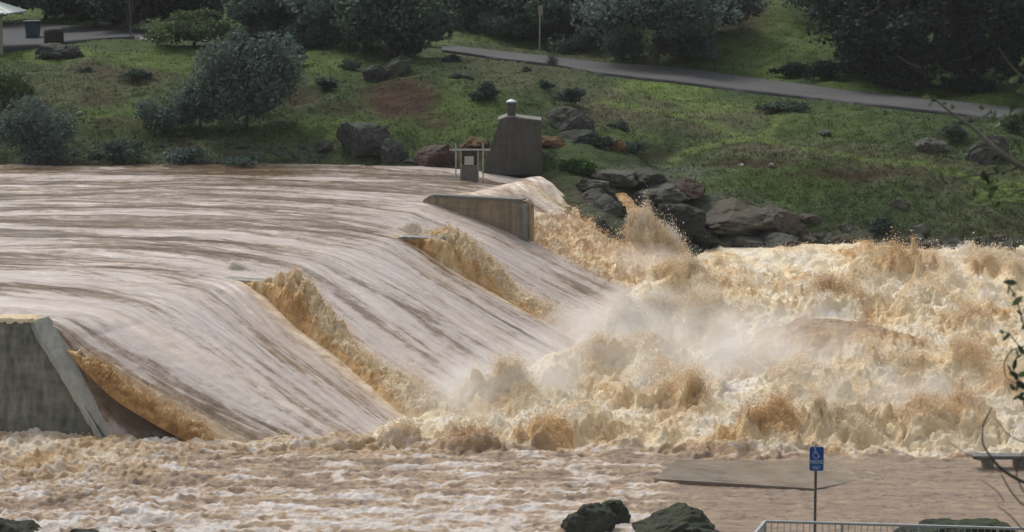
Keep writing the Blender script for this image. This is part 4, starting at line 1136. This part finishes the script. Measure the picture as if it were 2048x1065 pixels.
for t in T:
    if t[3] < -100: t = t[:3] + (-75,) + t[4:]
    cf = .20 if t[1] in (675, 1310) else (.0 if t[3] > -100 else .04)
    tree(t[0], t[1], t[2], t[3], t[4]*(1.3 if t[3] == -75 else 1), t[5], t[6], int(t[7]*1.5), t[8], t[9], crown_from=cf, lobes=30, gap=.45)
S = [
 ('grey-green shrub spreading over the water edge at the far left', 55, 326, 150, 200, 'lf_blue', 41, 8000),
 ('dim green shrub below the shelter post', 10, 215, 112, 130, 'lf_olive', 42, 4500),
 ('bare grey shrub dipping into the water at the left', 95, 336, 262, 170, 'lf_blue', 43, 1800),
 ('bare grey thicket left of the large rounded tree', 335, 264, 172, 140, 'lf_blue', 44, 3500),
 ('bare grey shrub on the shore below the large rounded tree', 370, 332, 280, 120, 'lf_blue', 45, 1500),
 ('bare shrub at the waterline right of the large rounded tree', 475, 334, 296, 120, 'lf_blue', 46, 1200),
 ('dark low scrub at the shore between the bare shrubs', 245, 330, 276, 150, 'lf_dark', 47, 2500),
 ('pale blue-green rosette shrub on the left slope', 692, 108, 80, 52, 'lf_olive', 48, 1600),
 ('rounded yellow-green shrub right of the rosette shrub', 740, 108, 84, 44, 'lf_olive', 49, 1300),
 ('dark shrub at the right edge of the large rounded tree', 590, 130, 78, 60, 'lf_dark', 50, 1800),
 ('purple-grey mound shrub above the red earth', 702, 140, 116, 56, 'lf_dark', 51, 900),
 ('dark shrub on the slope above the tower stack', 968, 205, 158, 64, 'lf_dark', 52, 2400),
 ('dark shrub uphill of the big boulder by the tower', 1140, 205, 170, 80, 'lf_dark', 53, 1700),
 ('low dark shrub just above the road bend stone', 1090, 178, 158, 44, 'lf_dark', 54, 900),
 ('round green mound shrub above the pale ledge', 1152, 350, 303, 92, 'lf_green', 55, 3200),
 ('bare spiky grey shrub standing in front of the lane', 1104, 137, 104, 40, 'lf_blue', 56, 0),
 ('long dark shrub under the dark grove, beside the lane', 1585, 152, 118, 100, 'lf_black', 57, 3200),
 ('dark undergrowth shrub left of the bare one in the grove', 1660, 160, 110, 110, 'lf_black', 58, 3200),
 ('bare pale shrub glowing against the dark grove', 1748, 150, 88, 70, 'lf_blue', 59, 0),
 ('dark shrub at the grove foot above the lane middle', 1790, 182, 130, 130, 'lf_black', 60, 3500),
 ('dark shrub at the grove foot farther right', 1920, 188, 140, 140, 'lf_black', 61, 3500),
 ('dark scrub patch on the bank under the lane', 1560, 222, 198, 120, 'lf_dark', 62, 2200),
 ('small dark bush among the stones by the right shore', 1752, 468, 428, 70, 'lf_dark', 63, 1700),
 ('green bush right of the orange lichened boulder', 1205, 300, 268, 50, 'lf_dark', 64, 1200),
 ('dark heathery bush under the lane start', 905, 128, 106, 50, 'lf_dark', 65, 1000),
 ('dim bush on the slope between the bare earth patches', 650, 180, 150, 60, 'lf_dark', 66, 1000),
 ('grassy bush overhanging the left slope hollow', 170, 150, 128, 50, 'lf_dark', 67, 900),
 ('scrubby bush right of the slope hollow', 270, 158, 134, 70, 'lf_dark', 68, 1000),
 ('blue-green bush by the broad pale rock', 1905, 275, 245, 70, 'lf_dark', 69, 1200),
 ('leafy bush at the right edge behind the hanging twigs', 2030, 262, 215, 80, 'lf_olive', 70, 1600),
 ('green bush on the slope right of the blockwork tower', 1270, 305, 275, 60, 'lf_dark', 71, 1200),
 ('small dark bush on the lower slope right of the gate frame tower', 1240, 262, 240, 50, 'lf_dark', 72, 700),
]
for i, (px, b_, w_, mt) in enumerate([(520,84,110,'lf_dark'),(610,90,110,'lf_blue'),(655,98,90,'lf_dark'),(735,96,90,'lf_dark'),(795,112,100,'lf_dark'),(845,92,80,'lf_dark'),
   (985,76,90,'lf_dark'),(1050,78,80,'lf_dark'),(1180,104,110,'lf_blue'),(1245,116,100,'lf_dark'),(1350,122,100,'lf_dark'),(1395,118,80,'lf_blue'),(950,60,90,'lf_dark'),(150,44,120,'lf_black'),(250,56,110,'lf_black')]):
    S.append(('dusky understorey shrub in the row below the dark trees, between trunks', px, b_, b_-52-(i*7) % 24, w_*1.2, mt, 800+i, 2600, .10))
for s in S: shrub(*s)

# bare sapling and reeds on the lawn
r = np.random.default_rng(77)
b = gp(261, 86); e = empty('bare_sapling', b, 'thin bare sapling on the lawn beside the pale stones', 'tree')
mb = MB(); mb.tube([(0, 0, -.2), (.03, 0, 1.0), (-.02, 0, 2.0), (.03, 0, 3.6)], [.05, .04, .03, .012], 6); o = mb.build('trunk', M['twig'], None); o.parent = e
v, f = twig_cloud(np.array([0, 0, .6]), np.array([.9, .7, 2.4]), 14, r, .014, 1.0, 3); mesh_np('branches', v, f, M['greytwig'], e, False)

# grass tufts over the whole visible bank
n = 170000
px = rng.uniform(-60, 2110, n); rw = rng.uniform(-20, 515, n)
wl = np.interp(px, [-600, 0, 600, 1050, 1150, 1350, 1500, 2048], [330, 330, 333, 338, 352, 470, 486, 505])
ok = rw < wl - 4
ok &= ~((rw < np.interp(px, R1x, R1lo) + 2) & (rw > np.interp(px, R1x, R1up) - 1) & (px > 880))
ok &= ~((rw < np.interp(px, R2x, R2lo) + 2) & (rw > np.interp(px, R2x, R2up) - 1) & (px < 340))
ok &= ~((px > 1110) & (px < 1600) & (rw > wl - 60 - 40*(px < 1400)) & (rng.uniform(size=n) < .85))
px, rw = px[ok], rw[ok]
P = terr(px, rw); dry, lush, dirt, stony = ground_attrs(px, rw)
thin = rng.uniform(size=len(px)) > (.75*dirt + .7*stony)
patch = fbm(px/26, rw/8, 4, 601); thin &= rng.uniform(size=len(px)) < .35 + 1.6*np.clip(patch + .15, 0, 1)
P, dry, lush, dirt, patch = P[thin], dry[thin], lush[thin], dirt[thin], patch[thin]
n = len(P); K = 2
hg = (.05 + .08*np.clip(patch + .2, 0, 1) + .05*rng.uniform(size=n) + .04*dry)
P = np.repeat(P, K, 0); hg = np.repeat(hg, K)*rng.uniform(.6, 1.2, n*K)
P = P + rng.normal(size=P.shape)*[.10, .10, 0]; P[:, 2] -= .03
a = rng.uniform(0, math.pi, n*K); dx = np.stack([np.cos(a), np.sin(a), 0*a], -1)*(.025 + .02*rng.uniform(size=(n*K, 1)))
tip = P + np.stack([rng.normal(size=n*K)*.06, rng.normal(size=n*K)*.06, hg], -1)
v = np.stack([P - dx, P + dx, tip], 1).reshape(-1, 3)
rp = lambda q: np.repeat(np.clip(np.repeat(q, K) + rng.normal(size=n*K)*.18, 0, 1), 3)
gr = mesh_np('grass', v, np.arange(len(v)).reshape(-1, 3), M['grass'], smooth=False, attrs=dict(dry=rp(dry), lush=rp(lush), dirt=rp(dirt)))
tag(gr, 'short rough grass covering the far bank', 'grass', kind='stuff')
# ------------------------------------------------------------------ small things on the far bank
# road sign
b = gp(1079, 104); D = b.y; s = D/F_PX
e = empty('road_sign', b, 'pale blank road sign on a thin post beside the far lane', 'sign')
h = (104-17)*s*1.0
mb = MB(); mb.tube([b, b + Vector((.03, 0, h-.05))], .04, 8); mb.build('post', M['steel'], e)
mb = MB(); mb.box(b + Vector((.05, -.05, h-.27)), (.27, .03, .58)); mb.build('sign_plate', M['wood'], e, .01)
# wheeled bin
b = gp(66, 78); s = b.y/F_PX
e = empty('wheeled_bin', b, 'blue-grey wheeled bin at the edge of the turnout', 'bin')
mb = MB(); w0, w1, h = .33, .42, 1.02
vs = [b + Vector((x*w, y*w*1.1, z)) for (z, w) in ((.06, w0), (h, w1)) for x, y in ((-1,-1),(1,-1),(1,1),(-1,1))]
mb.add(vs, [(3,2,1,0),(4,5,6,7)] + [(i, (i+1) % 4, 4+(i+1) % 4, 4+i) for i in range(4)]); mb.build('body', M['bin'], e, .03)
mb = MB(); mb.box(b + Vector((0, 0, h+.05)), (.98, 1.05, .07)); mb.box(b + Vector((0, .45, h+.06)), (.7, .12, .1)); mb.build('lid', M['binlid'], e, .02)
for sx in (-1, 1):
    mb = MB(); mb.tube([b + Vector((sx*.3-.04, -.42, .13)), b + Vector((sx*.3+.04, -.42, .13))], .13, 16); mb.build('wheel', M['rubber'], e)
# brown trash drum
b = gp(108, 92); e = empty('trash_drum', b, 'rusty dark brown round-topped trash drum behind the lawn boulder', 'drum')
mb = MB(); R_ = .56; mb.tube([b + Vector((0, 0, z)) for z in (0, .04, .42, .46, .50, .85, .98, 1.06)], [R_*.96, R_, R_, R_*1.03, R_, R_, R_*.86, R_*.5], 24); mb.build('body', M['rust'], e, smooth=False)
mb = MB(); mb.box(b + Vector((0, -R_*.93, .78)), (.5, .06, .2)); mb.build('opening', M['rubber'], e)
# shelter: one corner is in the picture
b = gp(3, 108); s = b.y/F_PX
e = empty('picnic_shelter', b, 'corner of a picnic shelter with a ribbed metal roof and timber post', 'shelter')
hh = (108-28)*s
for (dx, dy) in ((0, 0), (-4.2, 0), (-1.2, 4.5), (-4.2, 4.5)):
    gz = -.2 if dy == 0 else .0
    mb = MB(); mb.box(b + Vector((dx, dy, hh/2 - .1)), (.17, .17, hh+.2)); mb.build('post', M['wood'], e, .01)
mb = MB(); mb.box(b + Vector((-2.1, 0, hh-.05)), (4.9, .1, .16)); mb.box(b + Vector((-2.1, 4.5, hh-.05)), (4.9, .1, .16)); mb.build('beam', M['wood'], e)
mb = MB(); c = b + Vector((-2.1, 2.2, hh)); ex, ey, rz = 2.65, 2.9, 1.15
n_ = 60
for sd in range(4):
    k0 = ((-1,-1),(1,-1),(1,1),(-1,1))[sd]; k1 = ((-1,-1),(1,-1),(1,1),(-1,1))[(sd+1) % 4]
    A_ = c + Vector((k0[0]*ex, k0[1]*ey, .04)); B_ = c + Vector((k1[0]*ex, k1[1]*ey, .04)); T_ = c + Vector((0, 0, rz))
    vs = []
    for i in range(n_+1):
        q = A_.lerp(B_, i/n_); z_ = .05 if i % 4 < 2 else 0
        tq = T_.lerp(q, .02) + (q - A_.lerp(B_, .5))*.02
        vs += [q + Vector((0, 0, z_)), tq + Vector((0, 0, z_*.3)), q + Vector((0, 0, -.06))]
    mb.add(vs, [(i*3, i*3+3, i*3+4, i*3+1) for i in range(n_)] + [(i*3+2, i*3+5, i*3+3, i*3) for i in range(n_)])
mb.build('roof', M['roofm'], e)

# ------------------------------------------------------------------ near things: parking sign, railing, bench, twigs
D = 48.0
b = Vector(W(1630.5, 1065, D).tolist()); gz = 1.5
e = empty('parking_sign', (b.x, D, gz), 'blue wheelchair parking sign on a thin dark post in front of the flood', 'sign')
zt = float(W(1630, 893, D)[2]); s = D/F_PX
mb = MB()
p0 = Vector((b.x - .005, D + .03, gz)); p1 = Vector((float(W(1632.5, 893, D)[0]), D + .03, zt + .01))
mb.box((p0+p1)/2, (.052, .035, (p1-p0).length), (Vector((1, 0, 0)), Vector((0, 1, 0)), (p1-p0).normalized())); mb.build('post', M['post'], e, .004)
cx = float(W(1633, 918, D)[0]); cz = float(W(1633, 918, D)[2]); Wp, Hp = 29.5*s, 50.5*s
mb = MB(); pts = []
rr = .035
for (sx, sz, a0) in ((1, 1, 0), (-1, 1, 90), (-1, -1, 180), (1, -1, 270)):
    for k in range(6):
        a = math.radians(a0 + k*18); pts.append((cx + sx*(Wp/2-rr) + rr*math.cos(a), cz + sz*(Hp/2-rr) + rr*math.sin(a)))
def plate(pts, y0, y1, name, mat):
    mb = MB(); n = len(pts)
    mb.add([(x, y0, z) for x, z in pts] + [(x, y1, z) for x, z in pts], [tuple(range(n))[::-1], tuple(range(n, 2*n))] + [(i, (i+1) % n, n+(i+1) % n, n+i) for i in range(n)][::1])
    return mb.build(name, mat, e)
plate(pts, D-.006, D+.006, 'sign_border', M['signw'])
k_ = (Wp-.012)/Wp; k2 = (Hp-.012)/Hp
plate([(cx+(x-cx)*k_, cz+(z_-cz)*k2) for x, z_ in pts], D-.009, D-.004, 'sign_face', M['blue'])
# wheelchair symbol: head, torso, seat, leg, footrest, wheel arc
mb = MB(); yy = D-.011; q = lambda u, w: Vector((cx + u*Wp, yy, cz + w*Hp))
def stroke(ps, r=.0085): mb.tube([q(*p) for p in ps], r, 6)
mb.tube([q(-.115, .43) + Vector((0, .003, 0)), q(-.115, .43) - Vector((0, .003, 0))], .016, 14)
stroke([(-.12, .39), (-.10, .29), (-.09, .235), (.05, .235), (.12, .13), (.15, .085), (.235, .105)])
stroke([(-.09, .31), (.05, .31)], .007)
arc = [(-.02 + .215*math.cos(math.radians(a)), .155 + .13*math.sin(math.radians(a))) for a in range(125, 361-18, 12)]
stroke(arc, .008)
mb.build('wheelchair_symbol', M['signw'], e)
def text(body, cu, cw, height, width):
    cu_ = bpy.data.curves.new('t', 'FONT'); cu_.body = body; cu_.align_x = 'CENTER'; cu_.align_y = 'CENTER'; cu_.size = 1; cu_.extrude = .002; cu_.offset = .012
    o = bpy.data.objects.new('t', cu_); COL.objects.link(o)
    bpy.context.view_layer.update()
    me = bpy.data.meshes.new_from_object(o.evaluated_get(bpy.context.evaluated_depsgraph_get()))
    bpy.data.objects.remove(o)
    v = np.array([w.co[:] for w in me.vertices]); v[:, :2] -= (v[:, :2].max(0)+v[:, :2].min(0))/2
    ext = v[:, :2].max(0)-v[:, :2].min(0); v[:, 0] *= width/ext[0]; v[:, 1] *= height/ext[1]
    P = np.stack([cx + cu*Wp + v[:, 0], D - .0115 - v[:, 2], cz + cw*Hp + v[:, 1]], -1) - np.array(e.location)
    me.vertices.foreach_set('co', P.astype(np.float32).ravel()); me.update(); me.materials.clear(); me.materials.append(M['signw'])
    o = bpy.data.objects.new('lettering', me); COL.objects.link(o); o.parent = e
text('PARKING', 0, -.125, .165*Hp, .86*Wp)
text('ONLY', 0, -.355, .15*Hp, .56*Wp)

# railing
Dr = 46.6; zr = float(W(1530, 1043, Dr)[2]); xr = float(W(1530, 1043, Dr)[0]); gz = 1.58
e = empty('handrail', (xr, Dr, gz), 'pale grey metal railing with thin balusters along the near bank', 'railing')
s = Dr/F_PX
mb = MB(); end = Vector((xr + 9.5, Dr - 1.15, zr - .02)); cor = Vector((xr, Dr, zr)); lft = Vector((xr - .95, Dr - 3.4, zr + .02))
def bar(mb, a, b, w, h):
    d = (b-a); L_ = d.length; d.normalize(); u = Vector((0, 0, 1)).cross(d).normalized()
    mb.box((a+b)/2, (L_, w, h), (d, u, d.cross(u)))
bar(mb, cor, end, .06, .045); bar(mb, cor + Vector((0, 0, -.0)) + (lft-cor).normalized()*.03, lft, .06, .045); mb.build('top_rail', M['rail'], e, .006)
mb = MB(); dz_ = Vector((0, 0, -.93)); bar(mb, cor + dz_, end + dz_, .035, .035); bar(mb, cor + dz_ + (lft-cor).normalized()*.03, lft + dz_, .035, .035); mb.build('bottom_rail', M['rail'], e)
nb_ = int((end-cor).length/.121)
def spur(p, r, w=.016):
    mb = MB(); mb.tube([p + Vector((0, 0, -.93)), p + Vector((0, 0, -.02))], w/2, 6); mb.build('baluster', M['rail'], r)
for i in range(1, nb_):
    if i % 12 == 0: continue
    if i > 66: break
    spur(cor.lerp(end, i/nb_), e)
for i in range(1, 26): spur(cor.lerp(lft, i/27), e)
for i in [0] + list(range(12, nb_, 12)):
    p = cor.lerp(end, i/nb_); mb = MB(); mb.box(p + Vector((0, 0, -.56)), (.05, .05, 1.1)); mb.build('rail_post', M['rail'], e, .004)
p = lft; mb = MB(); mb.box(p + Vector((0, 0, -.56)), (.05, .05, 1.1)); mb.build('rail_post', M['rail'], e, .004)

# concrete bench standing in the flood
Db = 64.3; s = Db/F_PX; zb = float(W(1990, 916, Db)[2]); x0 = float(W(1946, 916, Db)[0])
e = empty('concrete_bench', (x0 + 1, Db, -.2), 'dark concrete bench on two stout legs standing in the flood at the right', 'bench')
mb = MB(); mb.box((x0 + 1.15, Db + .2, zb), (2.3, .45, .10)); mb.build('seat', M['conc_pale'], e, .03)
for q in (1978, 2041):
    xx = float(W(q, 930, Db)[0]); mb = MB()
    vs = [Vector((xx + sx*w, Db + .2 + sy*.17, z_)) for z_, w in ((-.35, .11), (zb-.05, .15)) for sx, sy in ((-1,-1),(1,-1),(1,1),(-1,1))]
    mb.add(vs, [(3,2,1,0),(4,5,6,7)] + [(i, (i+1) % 4, 4+(i+1) % 4, 4+i) for i in range(4)]); mb.build('leg', M['conc_dark'], e, .02)

# out-of-focus tree whose twigs hang into the right edge
Dt = 27.0
root = Vector((7.9, 26.6, 4.5))
e = empty('overhanging_tree', root, 'out-of-focus twiggy tree reaching in from the right edge with small dark leaves', 'tree')
mb = MB(); tk = [root + Vector((0, 0, -.4)), root + Vector((.1, 0, 2)), root + Vector((-.05, .1, 5)), root + Vector((.1, 0, 8.8)), root + Vector((.2, 0, 11.5))]
mb.tube(tk, [.22, .18, .14, .09, .03], 10); mb.build('trunk', M['bark'], e)
def on_trunk(z):
    for a, b in zip(tk[:-1], tk[1:]):
        if a.z <= z <= b.z: return a.lerp(b, (z-a.z)/(b.z-a.z))
    return tk[-1]
r = np.random.default_rng(9)
def branch(ps, r0, r1, mat, D=Dt, attach=True):
    pts = [V(x, y, D + .15*math.sin(i*1.3)) for i, (x, y) in enumerate(ps)]
    if attach:
        z_ = pts[-1].z; mid = V(ps[-1][0] + 130, ps[-1][1] + (40 if ps[-1][1] < 500 else 25), D)
        pts += [mid, on_trunk(max(4.6, z_ - .7))]
    r0, r1 = r0*1.25, r1*1.3
    pts = pts[::-1]; n = len(pts)
    # smooth
    q = np.array([p[:] for p in pts]); t = np.arange(n); tt = np.linspace(0, n-1, (n-1)*5+1)
    q = np.stack([np.interp(tt, t, q[:, k]) for k in range(3)], -1)
    for _ in range(2): q[1:-1] = (q[:-2] + 2*q[1:-1] + q[2:])/4
    mb = MB(); mb.tube([tuple(p) for p in q], list(np.linspace(r0, r1, len(q))), 7); mb.build('branch', M[mat], e, smooth=True)
    return pts
branch([(1871,200),(1905,228),(1947,256),(1996,302),(2048,338)], .035, .008, 'twig')
branch([(1795,112),(1815,126),(1842,136)], .004, .003, 'twig', attach=False)
branch([(1889,362),(1940,352),(2007,346),(2048,328)], .016, .005, 'twigd')
branch([(1988,397),(2020,392),(2048,376)], .012, .004, 'twigd')
branch([(1972,402),(2010,405),(2048,408)], .010, .004, 'twigd')
branch([(1998,96),(2020,130),(2048,158)], .014, .004, 'twig')
branch([(2010,165),(2030,185),(2060,200)], .012, .004, 'twigd')
branch([(2018,572),(2034,600),(2044,640),(2056,680)], .012, .004, 'twigd')
branch([(2003,668),(2016,664),(2036,690),(2060,720)], .009, .003, 'twigd')
branch([(2036,770),(2010,756),(2008,725),(2022,700),(2060,690)], .009, .003, 'twigd')
branch([(1984,815),(1965,852),(1964,887),(1981,914),(2003,940),(2048,967)], .020, .005, 'twigd')
branch([(1900,886),(1928,906),(1970,925),(2003,945)], .006, .003, 'twigd', attach=False)
branch([(1965,962),(1995,983),(2008,1002)], .005, .003, 'twigd', attach=False)
branch([(2003,950),(2021,983),(2048,1015)], .012, .005, 'twigd')
branch([(1994,1012),(2024,1034),(2046,1062)], .009, .004, 'twigd')
branch([(1990,835),(2015,870),(2045,885)], .008, .003, 'twigd')
branch([(2048,900),(2030,950),(2048,985)], .007, .004, 'twigd', attach=False)
LEAF = [(1862,188,9),(1868,198,7),(1873,163,10),(1860,205,6),(1905,216,6),(1889,208,5),(1980,243,7),(1990,235,9),(1998,252,7),(1965,213,6),(2010,238,8),(1978,228,6),(2022,215,8),
 (1860,72,6),(1978,73,5),(2036,150,11),(2045,120,8),(2040,180,10),(2046,200,11),(2030,235,8),(2046,255,9),(2025,290,9),(2040,300,11),(1988,322,9),(1994,338,8),(2002,330,6),
 (1888,366,9),(1886,354,6),(1902,365,5),(1900,350,4),(1960,372,12),(1968,362,10),(1955,385,10),(1972,378,9),(1983,383,11),(1990,372,8),(1978,398,7),(1996,410,7),(2000,350,5),
 (2020,577,13),(2035,602,14),(2028,590,6),(2042,622,8),(2006,670,10),(2014,667,7),(2044,700,12),(2035,728,13),(2030,750,11),(2042,770,14),(2024,775,9),(2046,745,12),(2018,738,7),(2036,790,9),(2048,655,9),(2032,712,9),(2046,800,9)]
vv, ff, tn = [], [], []
for (x, y, sz) in LEAF:
    for k in range(3 if y < 500 else 2):
        c = V(x + r.normal()*sz*.45, y + r.normal()*sz*.45, Dt + r.normal()*.05); a = Vector(r.normal(size=3).tolist()); a.y *= .4; a.normalize(); bb = a.cross(Vector(r.normal(size=3).tolist())).normalized()
        bb.y *= .5; L_ = sz*Dt/F_PX*1.15; n0 = len(vv); t_ = float(np.clip(r.normal()*.25 + (.95 if (x, y) in ((1860,72),(2036,150)) else .35), 0, 1))
        for (u, w_) in ((-1, 0), (-.4, .42), (.3, .38), (1, 0), (.3, -.38), (-.4, -.42)): vv.append(tuple(c + a*u*L_ + bb*w_*L_)); tn.append(t_)
        ff.append(tuple(range(n0, n0+6)))
me = mesh_np('leaves', np.array(vv) - np.array(root), np.array(ff), leaf_material('waxy_leaves', (.02, .035, .015), (.16, .22, .10), .35), e, False, dict(tone=np.array(tn)))

# wooded ridge rising behind the bank, above the picture
cols = np.arange(-2600, 5200, 60.0); k = np.linspace(0, 1, 60)
CX, K = np.meshgrid(cols, k)
Yr = 205 + 210*K; Zr = 24 + 2 + 92*K**.9 + 5*fbm(CX/400, K*6, 4, 701) + 3*np.abs(fbm(CX/90, K*22, 3, 703))
Zr = np.where(K < .02, 12, Zr)
Xr = (CX-1024)/F_PX*210*1.6
rd = mesh_np('wooded_hills', np.stack([Xr, Yr, Zr], -1).reshape(-1, 3), grid_faces(60, len(cols)), plain('far_woods', (.022, .032, .022), .95, 0, .5, .12, .6, 1.0))
tag(rd, 'dark wooded hills rising behind the far bank', 'hills', kind='structure')

# ------------------------------------------------------------------ light, sky, camera
SUN_EL, SUN_AZ = 52, -35      # azimuth from +Y (the view direction), negative = left
w = bpy.data.worlds.new('World'); SC.world = w; w.use_nodes = True
nt = w.node_tree; bg = nt.nodes['Background']
sky = nt.nodes.new('ShaderNodeTexSky'); sky.sky_type = 'NISHITA'; sky.sun_disc = False
sky.sun_elevation = math.radians(SUN_EL); sky.sun_rotation = math.radians(SUN_AZ); sky.dust_density = 4; sky.air_density = 1.0
hs = nt.nodes.new('ShaderNodeHueSaturation'); hs.inputs['Saturation'].default_value = .30
nt.links.new(sky.outputs[0], hs.inputs['Color']); nt.links.new(hs.outputs[0], bg.inputs['Color'])
bg.inputs['Strength'].default_value = .15
sd = bpy.data.lights.new('sun', 'SUN'); sd.energy = 1.5; sd.angle = math.radians(12); sd.color = (1, .95, .88)
so = bpy.data.objects.new('sun', sd); COL.objects.link(so)
az = math.radians(SUN_AZ); el = math.radians(SUN_EL)
to = Vector((math.sin(az)*math.cos(el), math.cos(az)*math.cos(el), math.sin(el)))
so.rotation_euler = to.to_track_quat('Z', 'Y').to_euler(); so.location = (0, 60, 60)

cd = bpy.data.cameras.new('camera'); cd.sensor_width = 36; cd.lens = 36*F_PX/2048; cd.clip_start = 1; cd.clip_end = 8000
cd.dof.use_dof = True; cd.dof.focus_distance = 82; cd.dof.aperture_fstop = 2.2
co = bpy.data.objects.new('camera', cd); COL.objects.link(co); co.location = (0, 0, CAM_H)
co.rotation_euler = (math.pi/2 - PITCH, 0, 0); SC.camera = co
vs_ = SC.view_settings; vs_.view_transform = 'Standard'; vs_.look = 'None'; vs_.exposure = .15; vs_.gamma = 1
cy = SC.cycles; cy.use_denoising = True; cy.max_bounces = 6; cy.diffuse_bounces = 3; cy.glossy_bounces = 3; cy.transmission_bounces = 4; cy.volume_bounces = 4
cy.volume_step_rate = 2.0; cy.volume_max_steps = 128

# thin damp air over the valley
mb = MB(); mb.box((20, 190, 60), (900, 480, 128)); hz = mb.build('haze', bpy.data.materials.new('damp_air'))
m = hz.data.materials[0]; m.use_nodes = True; nt = m.node_tree; nt.nodes.remove(nt.nodes['Principled BSDF'])
v = N(nt, 'ShaderNodeVolumePrincipled'); v.inputs['Color'].default_value = (.90, .94, .98, 1); v.inputs['Density'].default_value = .00015
nt.links.new(v.outputs[0], nt.nodes['Material Output'].inputs['Volume'])
tag(hz, 'thin damp haze in the valley air', 'haze', kind='stuff')
